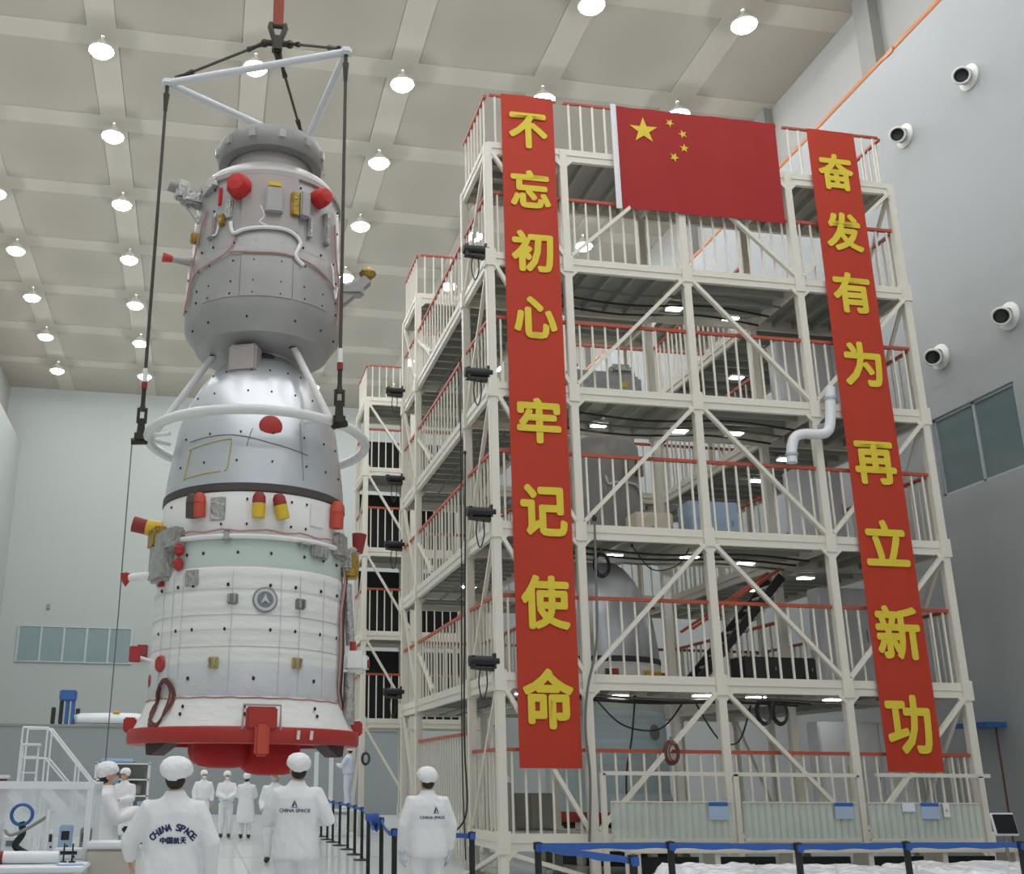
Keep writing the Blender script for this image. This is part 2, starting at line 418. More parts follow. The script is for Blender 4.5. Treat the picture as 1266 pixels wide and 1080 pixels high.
# conduits slung under the decks
for li in (1, 2, 3, 4):
    z = LV[li]-.16
    for k in range(3):
        y = Y0+.5+.45*k; MB().tube(spline([(6.5, y, z), (8.0, y+.08, z-.06), (9.6, y-.1, z-.03), (11.0, y+.1, z-.05)], 4), .022, 6).build('conduit', ('cable_black', 'cable_grey', 'dark_metal')[(k+li) % 3], tower)
    for k in range(2): MB().tube([(PX[0]+.4+.4*k, Y1+.2, z), (PX[0]+.45+.4*k, Y2-.2, z-.04)], .02, 6).build('conduit', 'cable_grey', tower)
# lamps under the decks
ul_me = MB().bevbox((0, 0, 0), (.34, .22, .07), .02).mesh('housing', 'lamp_shell'); ug_me = MB().bx((-.15, -.09, -.05), (.15, .09, -.036)).mesh('diffuser', 'tube_glow', 0)
under = {4: [(9.02, 18.7), (10.37, 18.95), (12.1, 22.1), (12.1, 20.3)], 3: [(7.29, 18.75), (8.96, 18.79), (10.1, 18.73), (12.24, 21.9), (12.0, 20.2), (5.6, 18.3)], 2: [(7.42, 18.7), (8.86, 18.55), (10.16, 18.9), (12.1, 20.1), (11.9, 21.7), (5.6, 22.6)], 1: [(7.27, 18.45), (8.65, 18.05), (9.72, 18.16), (11.32, 18.34), (5.55, 18.5)]}
ordn = ['first', 'second', 'third', 'fourth', 'fifth', 'sixth']; lvn = {4: 'fourth', 3: 'third', 2: 'second', 1: 'first'}
for li, ps in under.items():
    for k, (x, y) in enumerate(ps):
        t = thing('deck_lamp', 'small square lamp, %s of the row under the %s deck up' % (ordn[k], lvn[li]), 'lamp', (x, y, LV[li]-.10), 0, 'lamps under the platform decks')
        link('housing', ul_me, t); link('diffuser', ug_me, t)
# dark reel units clamped to the left edge
ru = MB().tube([(-.26, 0, 0), (.24, 0, 0)], .09, 12).box((0, .02, .0), (.3, .12, .1)).mesh('drum', 'black')
rb = MB().prism([(-.23, -.13), (.25, -.17), (.25, .13), (.15, .13), (.15, -.10), (-.17, -.10), (-.17, .09), (-.23, .09)], -.07, .07, lambda p: Vector((p.x, p.z, p.y))).mesh('bracket', 'dark_metal', 0)
rc = MB().tube(spline([(-.05, 0, -.05), (-.1, 0, -.35), (-.04, 0, -.62), (.04, 0, -.4), (.03, 0, -.06)]), .012, 6).mesh('cable_loop', 'cable_black')
for (x, y, z), l in (((4.58, 17.5, 11.0), 'topmost black cable reel on the near tower left edge'), ((4.58, 17.5, 8.54), 'second highest black cable reel on near tower left edge'), ((4.58, 17.5, 5.96), 'third black cable reel down the near tower left edge'), ((4.58, 17.5, 3.42), 'lowest black cable reel on the near tower left edge'),
        ((4.58, 26.2, 11.34), 'topmost black cable reel beside the farther tower'), ((4.58, 26.2, 8.93), 'second black cable reel down beside the farther tower'), ((4.58, 26.2, 7.2), 'third black cable reel down beside the farther tower'), ((4.58, 26.2, 3.56), 'lowest black cable reel beside the farther tower')):
    t = thing('cable_reel', l, 'cable reel', (x, y, z), 0, 'cable reels on the tower edges')
    link('drum', ru, t); link('bracket', rb, t); link('cable_loop', rc, t)

# ------------------------------------------------------------------ banners and flag
def text_mesh(s, bold=.0, spacing=1.0):
    c = bpy.data.curves.new('t', 'FONT'); c.body = s; c.offset = bold; c.align_x = 'CENTER'; c.space_character = spacing; c.resolution_u = 3
    o = bpy.data.objects.new('t', c)
    me = evaluated(o); vs = [v.co.copy() for v in me.vertices]; fs = [tuple(p.vertices) for p in me.polygons]
    bpy.data.objects.remove(o); bpy.data.curves.remove(c); bpy.data.meshes.remove(me)
    return vs, fs
def fit(vs, w, h):
    x0, x1 = min(v.x for v in vs), max(v.x for v in vs); y0, y1 = min(v.y for v in vs), max(v.y for v in vs)
    return [Vector(((v.x-(x0+x1)/2)*w/(x1-x0), (v.y-(y0+y1)/2)*h/(y1-y0), 0)) for v in vs]
def solid_flat(b, vs, fs, T, th=.006):
    n = len(vs); ed = {}
    for f in fs:
        for i in range(len(f)):
            e = (f[i], f[(i+1) % len(f)]); ed[e] = 1
    side = [(a, c2, n+c2, n+a) for (a, c2) in ed if (c2, a) not in ed]
    b._add([T(v, th) for v in vs]+[T(v, 0) for v in vs], list(fs)+[tuple(n+i for i in reversed(f)) for f in fs]+side)
def cloth_y(x, z, amp, fx, ph): return amp*(math.sin(x*fx+ph)*.6+math.sin(x*fx*2.3+z*.7+ph*2)*.4)
def banner(x0, x1, z0, z1, chars, cz, label, shear=0.0, ph=0.0):
    xc = (x0+x1)/2; t = thing('banner', label, 'banner', (xc, 17.38, z0)); w = x1-x0; h = z1-z0
    yf = lambda x, z: cloth_y(x, z, .009, 5.0, ph+z*.35)
    b = MB(); nx, nz = 14, 90; vs = []; fs = []
    for k in (0, 1):
        for i in range(nx+1):
            for j in range(nz+1):
                x = -w/2+w*i/nx; z = h*j/nz; vs.append((x+shear*(h-z)/h, yf(x, z)+(.006 if k else 0), z))
    N = (nx+1)*(nz+1); ix = lambda i, j, k: k*N+i*(nz+1)+j
    for i in range(nx):
        for j in range(nz): fs += [(ix(i,j,0), ix(i+1,j,0), ix(i+1,j+1,0), ix(i,j+1,0)), (ix(i,j,1), ix(i,j+1,1), ix(i+1,j+1,1), ix(i+1,j,1))]
    for i in range(nx): fs += [(ix(i,0,0), ix(i,0,1), ix(i+1,0,1), ix(i+1,0,0)), (ix(i,nz,0), ix(i+1,nz,0), ix(i+1,nz,1), ix(i,nz,1))]
    for j in range(nz): fs += [(ix(0,j,0), ix(0,j+1,0), ix(0,j+1,1), ix(0,j,1)), (ix(nx,j,0), ix(nx,j,1), ix(nx,j+1,1), ix(nx,j+1,0))]
    b._add(vs, fs); b.build('cloth', 'banner_red', t, smooth=60)
    for ch, (zc, cw, hh, dx) in zip(chars, cz):
        v, f = text_mesh(ch, 0); bo = .031; v = fit(v, cw-2*bo, hh-2*bo); b = MB(); zl = zc-z0
        for k in range(9):          # the stroke grown outward all round: bold lettering
            ox, oz = (bo*math.cos(k*PI/4), bo*math.sin(k*PI/4)) if k < 8 else (0, 0)
            solid_flat(b, v, f, lambda p, th: Vector((p.x+dx+ox, yf(p.x+dx, p.y+zl)-.016-th-k*.0002, p.y+zl+oz)), .004)
        b.build('character', 'char_yellow', t, smooth=0)
    return t
BCH = []
# heights from the photograph, eight characters each
banner(5.10, 6.16, 1.73, 14.42, '不忘初心牢记使命', [(13.62, .78, .80, 0), (12.33, .80, .82, 0), (11.01, .82, .86, .0), (9.66, .82, .84, .01), (7.66, .82, .86, .0), (6.02, .84, .92, .03), (4.42, .86, .92, .0), (2.83, .88, .98, -.01)], 'left long red banner with yellow characters hanging on the tower front', .0, .4)
banner(11.60, 12.66, 1.73, 14.40, '奋发有为再立新功', [(13.42, .78, .84, 0), (12.06, .80, .86, 0), (10.72, .82, .88, 0), (9.22, .80, .92, .02), (7.24, .84, .84, .0), (5.72, .86, .86, .0), (4.10, .86, .96, .0), (2.52, .86, 1.0, -.03)], 'right long red banner with yellow characters hanging on the tower front', .0, 1.7)
fg = thing('flag', 'wide red flag with five yellow stars hung between the banners', 'flag', (7.36, 17.36, 12.13))
FW, FH = 3.53, 2.28
def fy(x, z): return .03*math.sin(x*4.2+.4)*(1.0-z/FH*.7)*.5+.02*math.sin(x*9+z*1.5)*.4+.02*(1-z/FH)
b = MB(); nx, nz = 60, 24; vs = []; fs = []
for k in (0, 1):
    for i in range(nx+1):
        for j in range(nz+1): x = .10+(FW-.10)*i/nx; z = FH*j/nz; vs.append((x, fy(x, z)+(.006 if k else 0), z))
N = (nx+1)*(nz+1); ix = lambda i, j, k: k*N+i*(nz+1)+j
for i in range(nx):
    for j in range(nz): fs += [(ix(i,j,0), ix(i+1,j,0), ix(i+1,j+1,0), ix(i,j+1,0)), (ix(i,j,1), ix(i,j+1,1), ix(i+1,j+1,1), ix(i+1,j,1))]
b._add(vs, fs); b.build('cloth', 'flag_red', fg, smooth=60)
MB().tube([(.05, .0, -.03), (.05, 0, FH*.5), (.05, 0, FH+.03)], [(.06, .02)]*3, 10).build('white_sleeve', 'white_cloth', fg)
def star(cx, cz, R, rot):
    b = MB(); poly = [(cx+(R if k % 2 == 0 else R*.382)*math.sin(rot+PI*k/5), cz+(R if k % 2 == 0 else R*.382)*math.cos(rot+PI*k/5)) for k in range(10)]
    n = 10; vs = [Vector((x, fy(x, z)-.012, z)) for x, z in poly]+[Vector((cx, fy(cx, cz)-.012, cz))]
    vs += [Vector((x, fy(x, z)-.004, z)) for x, z in poly]
    b._add(vs, [(i, (i+1) % n, 10) for i in range(n)]+[(i, (i+1) % n, 11+(i+1) % n, 11+i) for i in range(n)])
    b.build('star', 'char_yellow', fg, smooth=0)
star(.66, 1.78, .30, 0)
for cx, cz, r in ((1.23, 2.02, .10, ), (1.49, 1.79, .10), (1.50, 1.47, .10), (1.27, 1.24, .11)): star(cx, cz, r, math.atan2(.66-cx, 1.78-cz))
# ------------------------------------------------------------------ hoisted spacecraft
mat('orb_grey', '#a3a19f', .38, .25, .10, 2.2, bump=.10, bscale=5)
mat('orb_ring', '#8f8e8c', .45, .25, .12, 3)
mat('neck_pink', '#a8a09d', .5, .1, .1, 3)
mat('silver', '#cdd0d4', .36, .75, .08, 1.5, bump=.05, bscale=3)
mat('foil', '#b5b4b0', .35, .5, .3, 9, bump=.8, bscale=18)
mat('gold_foil', '#a98a3c', .35, .5, .3, 9, bump=.6, bscale=20)
mat('band_dark', '#4a4340', .6)
mat('blanket', '#e4e3e0', .55, 0, .05, 1.5, bump=.35, bscale=4, stretch=(1, 1, 2.2))
mat('blanket_grey', '#d0d1d4', .35, .15, .08, 2, bump=.3, bscale=5)
mat('lacing', '#b4b2b2', .7)
mat('mint', '#c6d2ca', .5, 0, .05, 2)
mat('paint_white', '#e6e5e3', .45, 0, .05, 2)
mat('red_cover', '#c22a26', .6, 0, .1, 5, bump=.15, bscale=14)
mat('red_dark', '#8e2a26', .6, 0, .1, 5)
mat('red_base', '#ab2f28', .5, 0, .10, 2)
mat('red_engine', '#b0150f', .7, 0, .12, 3, bump=.3, bscale=6)
mat('yellow', '#d9b62c', .5, 0, .1, 6)
mat('orange_red', '#c04a35', .55, 0, .1, 6)
mat('hook_metal', '#3c3830', .5, .5, .15, 8)
mat('hoop_white', '#dcdcda', .4)
mat('rivet', '#22201f', .6)
mat('brown_cable', '#6b3b35', .6)
mat('pink_cable', '#b08884', .6)
mat('tape_yellow', '#b9a75a', .6)
mat('wedge_dark', '#3b2a26', .6)
mat('emblem_grey', '#7d8183', .5)
mat('emblem_pale', '#c3c6c6', .5)
ZB = 1.7            # measured heights are from the hall floor +0.1
def zz(z): return z-ZB
PROF_ORB = [(.60, 10.12), (.84, 10.07), (.97, 9.97), (1.05, 9.82), (1.07, 9.0), (1.09, 8.62), (1.12, 8.55), (1.135, 7.80), (1.10, 7.64), (.93, 7.40), (.46, 7.28), (.40, 7.15)]
PROF_CAP = [(.40, 7.22), (.50, 7.20), (.62, 7.10), (.82, 6.82), (.99, 6.5), (1.09, 6.2), (1.15, 5.8), (1.195, 5.45), (1.215, 5.20)]
PROF_SM = [(1.235, 4.08), (1.25, 3.9), (1.25, 2.98), (1.245, 2.96)]
def rad_of(prof):
    p = sorted(prof, key=lambda t: t[1])
    def f(z):      # local z
        z = z+ZB
        for (r0, z0), (r1, z1) in zip(p, p[1:]):
            if z0 <= z <= z1: return r0+(r1-r0)*(z-z0)/max(1e-6, z1-z0)
        return p[0][0] if z < p[0][1] else p[-1][0]
    return f
R_ORB, R_CAP = rad_of(PROF_ORB), rad_of(PROF_CAP)
R_SM = lambda z: 1.245
def sp(r, a, z): a = math.radians(a); return Vector((r*math.sin(a), -r*math.cos(a), zz(z)))
def orient(a, tilt=0):
    # local frame: x tangent, y outward, z up
    a = math.radians(a); o = Vector((math.sin(a), -math.cos(a), 0)); t = Vector((math.cos(a), math.sin(a), 0)); u = Vector((0, 0, 1))
    if tilt:
        k = math.radians(tilt); t2 = t*math.cos(k)+u*math.sin(k); u = u*math.cos(k)-t*math.sin(k); t = t2
    return Matrix((t, o, u)).transposed()
def LZ(prof): return [(r, zz(z)) for r, z in prof]
craft = thing('spacecraft', 'grey, silver and white spacecraft hoisted clear of the floor', 'spacecraft', (.555, 14.34, 1.6))
def P(b, name, m, parent=None, smooth=38): return b.build(name, m, parent or craft, smooth=smooth)
# docking end
dr = P(MB().lathe(LZ([(.50, 10.62), (.52, 10.72), (.66, 10.78), (.78, 10.74), (.81, 10.66), (.81, 10.48), (.77, 10.40), (.64, 10.38), (.60, 10.44), (.60, 10.60)]), 48), 'docking_ring', 'orb_ring')
for k in range(12):
    a = k*30+8; o = orient(a); P(MB().bevbox(sp(.80, a, 10.57), (.12, .08, .16), .02, o), 'latch', 'orb_grey', dr)
P(MB().lathe(LZ([(.001, 10.68), (.5, 10.66), (.62, 10.50), (.63, 10.15), (.60, 10.05)]), 40), 'docking_neck', 'neck_pink')
ob = P(MB().lathe(LZ(PROF_ORB), 64), 'orbital_module', 'orb_grey')
b = MB(); b.patch(R_ORB, math.radians(-19), math.radians(16), zz(7.82), zz(8.70), .014, 10, 3); P(b, 'skin_panel', 'orb_grey', ob)
b = MB(); b.patch(R_ORB, math.radians(17), math.radians(46), zz(7.82), zz(8.62), .010, 8, 3); P(b, 'skin_panel', 'orb_grey', ob)
b = MB(); b.patch(R_ORB, math.radians(-50), math.radians(-20), zz(7.82), zz(8.62), .010, 8, 3); P(b, 'skin_panel', 'orb_grey', ob)
b = MB(); b.patch(R_ORB, math.radians(-22), math.radians(20), zz(8.86), zz(9.75), .03, 10, 3); P(b, 'equipment_panel', 'neck_pink', ob)
P(MB().lathe(LZ([(1.05, 9.80), (1.085, 9.79), (1.085, 9.72), (1.05, 9.71)]), 64), 'collar', 'neck_pink', ob)
def rivets(rf, zs, angs, name, parent, r=.016):
    b = MB()
    for z in zs:
        for a in angs:
            aa = a+random.uniform(-.8, .8); b.ell(sp(rf(zz(z))+.004, aa, z), (r, r, r*1.3), 6, 4)
    return stuff(P(b, name, 'rivet', parent))
rivets(R_ORB, (8.66, 8.36, 8.05, 7.87), (-75, -57, -45, -26, -10, 9, 26, 42, 60, 78), 'fasteners', ob)
rivets(R_ORB, (9.6, 9.25, 7.56), (-70, -48, -14, 22, 48, 70), 'fasteners', ob)
# covers and sensors on the upper module
def cover(a, z, r, m, label, rr=.17, d=.26):
    c = sp(r, a, z); R = orient(a); R2 = R @ Matrix.Rotation(PI/2, 3, 'X').inverted()
    b = MB(); prof = [(rr*.92, 0), (rr*1.0, d*.2), (rr*1.0, d*.6), (rr*.72, d*.95), (.001, d)]
    vs = []; n = 8
    T = lambda x, y, h: c+R @ Vector((x, h, y))
    for q, h in prof: vs += [T(q*math.cos(2*PI*(j+.5)/n), q*math.sin(2*PI*(j+.5)/n), h) for j in range(n)]
    fs = [(i*n+j, i*n+(j+1) % n, (i+1)*n+(j+1) % n, (i+1)*n+j) for i in range(len(prof)-1) for j in range(n)]
    b._add(vs, fs); o = P(b, 'protective_cover', m, smooth=50); o['label'] = label; return o
cover(-24, 9.50, 1.02, 'red_cover', 'larger red cloth cover', .175, .28)
cover(38, 9.52, 1.02, 'red_cover', 'smaller red cloth cover', .145, .26)
def ebox(a, z, r, d, m, name, bev=.02, tilt=0): return P(MB().bevbox(sp(r, a, z), d, bev, orient(a, tilt)), name, m)
s1 = ebox(1.5, 9.28, 1.10, (.24, .16, .40), 'orb_grey', 'sensor_box'); P(MB().bevbox(sp(1.10, 1.5, 9.51), (.20, .16, .09), .02, orient(1.5)), 'yellow_cap', 'yellow', s1)
s2 = ebox(17, 9.28, 1.08, (.12, .14, .38), 'gold_foil', 'sensor_box'); ebox(24, 9.30, 1.10, (.15, .16, .40), 'orb_grey', 'sensor_box')
ebox(-42, 9.45, 1.06, (.06, .06, .28), 'red_cover', 'red_strip', .015)
ebox(-38, 9.05, 1.08, (.10, .10, .18), 'gold_foil', 'connector_box'); ebox(-48, 8.98, 1.08, (.14, .10, .34), 'neck_pink', 'connector_box'); ebox(-33, 9.2, 1.05, (.12, .1, .3), 'foil', 'connector_box')
ebox(47, 9.1, 1.09, (.10, .10, .5), 'foil', 'connector_box'); ebox(30, 9.0, 1.09, (.07, .10, .34), 'foil', 'connector_box')
# left upper bracket
b = MB(); b.bevbox(sp(1.12, -72, 9.62), (.22, .42, .22), .03, orient(-72)); b.bevbox(sp(1.32, -74, 9.74), (.16, .20, .30), .03, orient(-74)); b.bar(sp(1.0, -70, 9.2), sp(1.3, -74, 9.62), .07); b.bar(sp(1.0, -62, 9.66), sp(1.05, -45, 9.72), .2, .16)
P(b, 'thruster_bracket', 'foil'); P(MB().tube([sp(1.25, -74, 9.72), sp(1.50, -75, 9.80)], [.06, .09], 12), 'nozzle', 'orb_ring')
rod = P(MB().tube([sp(1.05, -78, 8.68), sp(1.36, -80, 8.70)], [.07, .045], 10), 'side_probe', 'neck_pink'); P(MB().tube([sp(1.36, -80, 8.70), sp(1.50, -80, 8.71)], [.05, .075], 10), 'probe_tip', 'orange_red', rod)
ebox(-70, 8.98, 1.10, (.1, .14, .16), 'gold_foil', 'connector_box')
# right folded antenna
b = MB(); b.bevbox(sp(1.24, 80, 8.42), (.2, .42, .16), .04, orient(80, 0)); b.bar(sp(1.05, 80, 8.20), sp(1.50, 81, 8.62), .16, .14)
an = P(b, 'folded_antenna', 'orb_grey'); P(MB().ell(sp(1.50, 80.5, 8.72), (.13, .13, .09), 10, 6), 'yellow_cap', 'gold_foil', an)
# harness tubes
def surf(rf, pts, off=.03, n=6):
    o = []
    P2 = spline([Vector((a, z, 0)) for a, z in pts], n)
    return [sp(rf(zz(p.y))+off, p.x, p.y) for p in P2]
P(MB().tube(surf(R_ORB, [(-30, 8.98), (-27, 8.80), (-18, 8.84), (0, 8.87), (14, 8.85), (22, 8.72), (18, 8.48), (24, 8.36)]), .028, 8), 'white_harness', 'paint_white')
P(MB().tube(surf(R_ORB, [(-70, 7.9), (-62, 8.3), (-45, 8.38), (-30, 8.5), (-26, 8.75)]), .012, 6), 'harness', 'pink_cable')
P(MB().tube(surf(R_ORB, [(-28, 8.50), (-10, 8.46), (10, 8.47), (30, 8.42), (48, 8.30), (56, 8.22)]), .014, 6), 'harness', 'pink_cable')
P(MB().tube(surf(R_ORB, [(-44, 9.2), (-48, 8.9), (-42, 8.85), (-40, 9.1)]), .014, 6), 'harness', 'paint_white')
P(MB().tube(surf(R_ORB, [(-55, 9.3), (-65, 8.8), (-68, 8.2), (-74, 7.8)]), .014, 6), 'harness', 'pink_cable')
P(MB().tube(surf(R_ORB, [(60, 9.3), (62, 8.6), (62, 8.0), (60, 7.7)]), .014, 6), 'harness', 'pink_cable')
P(MB().tube(surf(R_ORB, [(-8, 9.2), (-5, 9.05), (-8, 8.95), (-3, 8.9)]), .012, 6), 'harness', 'paint_white')
P(MB().tube(surf(R_ORB, [(52, 8.6), (55, 8.25), (57, 8.1), (60, 8.3)]), .014, 6), 'harness', 'paint_white')
# re-entry capsule
cp = P(MB().lathe(LZ(PROF_CAP), 72), 'return_capsule', 'silver')
P(MB().lathe(LZ([(.40, 7.30), (.44, 7.29), (.47, 7.20), (.42, 7.17)]), 40), 'capsule_collar', 'orb_ring', cp)
b = MB(); b.bevbox(sp(.66, -22, 7.08), (.40, .26, .40), .03, orient(-22)); P(b, 'insulation_box', 'neck_pink', cp)
P(MB().ell(sp(.50, 3, 7.20), (.14, .06, .05), 12, 6), 'valve_block', 'dark_metal', cp)
P(MB().lathe([(.001, .03), (.10, .03), (.15, .015), (.155, 0)], 24, sp(1.108, 6, 5.99), orient(6) @ Matrix.Rotation(-PI/2, 3, 'X')), 'red_port_cover', 'red_base', cp)
b = MB()
for k in range(2): b.ell(sp(1.16, 29.5, 5.44+k*.07), (.055, .02, .028), 10, 5, orient(29.5))
P(b, 'vent_pair', 'black', cp)
def tape(pts, name='tape_line', m='tape_yellow', rf=R_CAP, w=.008): return P(MB().tube(surf(rf, pts, .004, 4), w, 5), name, m, cp)
tape([(-52, 5.72), (-22, 5.80), (-20, 5.78)]); tape([(-50, 5.72), (-52, 5.3)]); tape([(-52, 5.32), (-24, 5.36)]); tape([(-19, 5.76), (-20, 5.42), (-22, 5.36)]); tape([(-52, 5.84), (-20, 5.86), (5, 5.76), (32, 5.66)], m='cable_grey', w=.006)
tape([(-6, 5.95), (-8, 5.8), (-9, 5.7)], m='cable_grey', w=.005); tape([(27, 6.1), (28, 5.3)], m='seam', w=.004)
rivets(R_CAP, (6.52, 6.9), (-60, -40, -12, 7, 26, 44, 62), 'fasteners', cp, .014); rivets(R_CAP, (5.9, 5.5), (-58, -36, -14, 8, 30, 48, 66), 'fasteners', cp, .014)
# dark joint band
P(MB().lathe(LZ([(1.20, 5.20), (1.232, 5.19), (1.236, 5.10), (1.21, 5.08)]), 72), 'separation_band', 'band_dark')
# upper service section with thruster covers
us = P(MB().lathe(LZ([(1.21, 5.09), (1.225, 5.07), (1.235, 4.56), (1.225, 4.52)]), 72), 'thruster_section', 'paint_white')
rivets(lambda z: 1.235, (4.98, 4.66), (-62, -22, -6, 20, 30, 66), 'fasteners', us, .015)
def thr(a, z, m1, m2, tilt=0, horiz=False, s=1.0, r=1.25):
    R = orient(a, tilt); c = sp(r, a, z); o1 = R @ Vector((0, 1, 0)); u = R @ Vector((0, 0, 1)); d = o1 if horiz else u
    base = P(MB().tube([c-d*.13*s+o1*.05, c+d*.05*s+o1*.06], .082*s, 14), 'thruster_mount', m1)
    P(MB().tube([c+d*.05*s+o1*.06, c+d*.14*s+o1*.06, c+d*.19*s+o1*.06], [.085*s, .08*s, .05*s], 14), 'thruster_cap', m2, base)
thr(0, 4.86, 'yellow', 'red_dark', 0); thr(12.5, 4.86, 'yellow', 'red_dark', 16)
thr(-39, 4.88, 'band_dark', 'band_dark', 0, s=.95); thr(-34, 4.88, 'orange_red', 'orange_red', 0, s=.95); thr(53, 4.90, 'orange_red', 'orange_red', 0, s=1.1)
ebox(-24, 4.86, 1.235, (.20, .03, .30), 'foil', 'radiator_plate', .008); ebox(38, 4.86, 1.235, (.22, .03, .30), 'paint_white', 'radiator_plate', .008)
b = MB().tube([sp(1.22, -82, 4.76), sp(1.42, -84, 4.80)], .11, 14); t1 = P(b, 'thruster_mount', 'yellow'); P(MB().tube([sp(1.42, -84, 4.80), sp(1.60, -85, 4.84)], [.10, .105], 14), 'thruster_cap', 'red_dark', t1)
b = MB().tube([sp(1.18, 80, 4.50), sp(1.42, 82, 4.60)], .07, 12); t1 = P(b, 'thruster_mount', 'foil'); P(MB().tube([sp(1.42, 82, 4.56), sp(1.44, 82, 4.82)], [.07, .10], 12), 'thruster_cap', 'red_dark', t1)
# pipe ring and brackets, foil-wrapped equipment
P(MB().tube([sp(1.27, a, 4.50) for a in range(0, 360, 6)], .035, 8, closed=True), 'pipe_ring', 'paint_white')
P(MB().tube([sp(1.285, a, 4.57+.015*math.sin(a*.3)) for a in range(0, 360, 5)], .012, 6, closed=True), 'harness', 'pink_cable')
for a, z, d, m in ((-17, 4.50, (.14, .08, .16), 'neck_pink'), (28, 4.46, (.2, .08, .10), 'foil'), (40, 4.40, (.3, .06, .2), 'foil'), (60, 4.55, (.26, .16, .34), 'foil'), (74, 4.42, (.22, .2, .3), 'foil'), (-58, 4.52, (.5, .2, .3), 'foil'), (-66, 4.26, (.46, .22, .5), 'foil'), (-74, 4.6, (.34, .26, .3), 'gold_foil')): ebox(a, z, 1.27, d, m, 'wrapped_unit', .04)
for a, z, r in ((-47, 4.36, 1.30), (-47, 4.18, 1.30)): P(MB().lathe([(.001, -.09), (.06, -.04), (.07, .03), (.03, .08), (.001, .09)], 10, sp(r, a, z)), 'red_tag', 'red_base')
P(MB().tube([sp(1.14, -66, 4.14), sp(1.60, -80, 4.10)], [.055, .05], 10), 'antenna_rod', 'paint_white'); P(MB().lathe([(.001, -.12), (.07, -.02), (.075, .05), (.001, .08)], 10, sp(1.64, -81, 4.10)), 'red_tip', 'red_base'); P(MB().bevbox(sp(1.27, -66, 3.98), (.12, .06, .05), .01, orient(-66)), 'red_tag', 'red_base')
# mint band
mb = P(MB().lathe(LZ([(1.215, 4.54), (1.225, 4.5), (1.232, 4.12), (1.22, 4.08)]), 72), 'radiator_band', 'mint')
rivets(lambda z: 1.235, (4.30,), (-44, -31, -10, 9, 30, 45, 60), 'fasteners', mb, .017)
# blanketed service module with horizontal folds
prof = []
zc = 4.12
while zc > 2.94:
    k = (zc*6.1) % 1.0; prof.append((1.245+.006*math.sin(zc*19)+.004*math.sin(zc*47), zc)); zc -= .03
sm = P(MB().lathe(LZ([(1.22, 4.13)]+prof+[(1.23, 2.92)]), 96), 'service_module', 'blanket', smooth=60)
for z in (3.86, 3.54, 3.36, 3.16): P(MB().tube([sp(1.25, a, z+.004*math.sin(a*.09)) for a in range(0, 360, 5)], .006, 5, closed=True), 'blanket_seam', 'blanket_grey', sm)
for a in (-62, -52, -44, -12.5, 15, 27, 45, 62): P(MB().tube([sp(1.255, a, 4.06), sp(1.253, a+.3, 3.4), sp(1.256, a, 2.6)], .003, 5), 'lacing', 'lacing', sm)
rivets(R_SM, (3.90, 3.36), (-48, -36, -15, 9, 24, 42, 60, -66), 'fasteners', sm, .019)
em = P(MB().lathe([(.001, .012), (.15, .012), (.155, 0)], 32, sp(1.25, 6, 3.72), orient(6) @ Matrix.Rotation(-PI/2, 3, 'X')), 'emblem', 'emblem_grey')
P(MB().lathe([(.135, .015), (.105, .017), (.10, .013)], 32, sp(1.25, 6, 3.72), orient(6) @ Matrix.Rotation(-PI/2, 3, 'X')), 'emblem_ring', 'emblem_pale', em)
Ro = orient(6); c0 = sp(1.27, 6, 3.72)
P(MB().prism([(0, .075), (.055, -.05), (0, -.015), (-.055, -.05)], 0, .006, lambda p: c0+Ro @ Vector((p.x, p.z, p.y))), 'emblem_arrow', 'emblem_pale', em)
for a, z in ((-12, 3.72), (27, 3.70), (-21, 2.96), (26, 2.98)):
    q = ebox(a, z, 1.26, (.13, .05, .13), 'tape_yellow' if z < 3 else 'orb_ring', 'bracket_block', .012)
    for dx in (-.035, .035): P(MB().box(sp(1.29, a, z)+orient(a) @ Vector((dx, .02, 0)), (.02, .04, .10), orient(a)), 'bracket_fin', 'foil', q)
ebox(-38, 4.0, 1.255, (.20, .02, .20), 'foil', 'access_plate', .006)
# grey film band and flared skirt
gb = P(MB().lathe(LZ([(1.238, 2.97), (1.252, 2.93), (1.256, 2.62), (1.245, 2.56)]), 80), 'film_band', 'blanket_grey')
rivets(lambda z: 1.256, (2.78,), (-36, 2, 38), 'fasteners', gb, .02)
sk = P(MB().lathe(LZ([(1.245, 2.58), (1.26, 2.54), (1.31, 2.40), (1.40, 2.22), (1.38, 2.18)]), 80), 'skirt', 'blanket')
rivets(lambda z: 1.25+(2.56-z-ZB)*.38+.02, (2.45, 2.36), (-2, 38, -36), 'fasteners', sk, .018)
for k in range(0, 360, 3):
    pass
P(MB().tube([sp(1.262, a, 2.555+.006*math.sin(a*.4)) for a in range(0, 360, 5)], .009, 5, closed=True), 'hem_cord', 'pink_cable', sk)
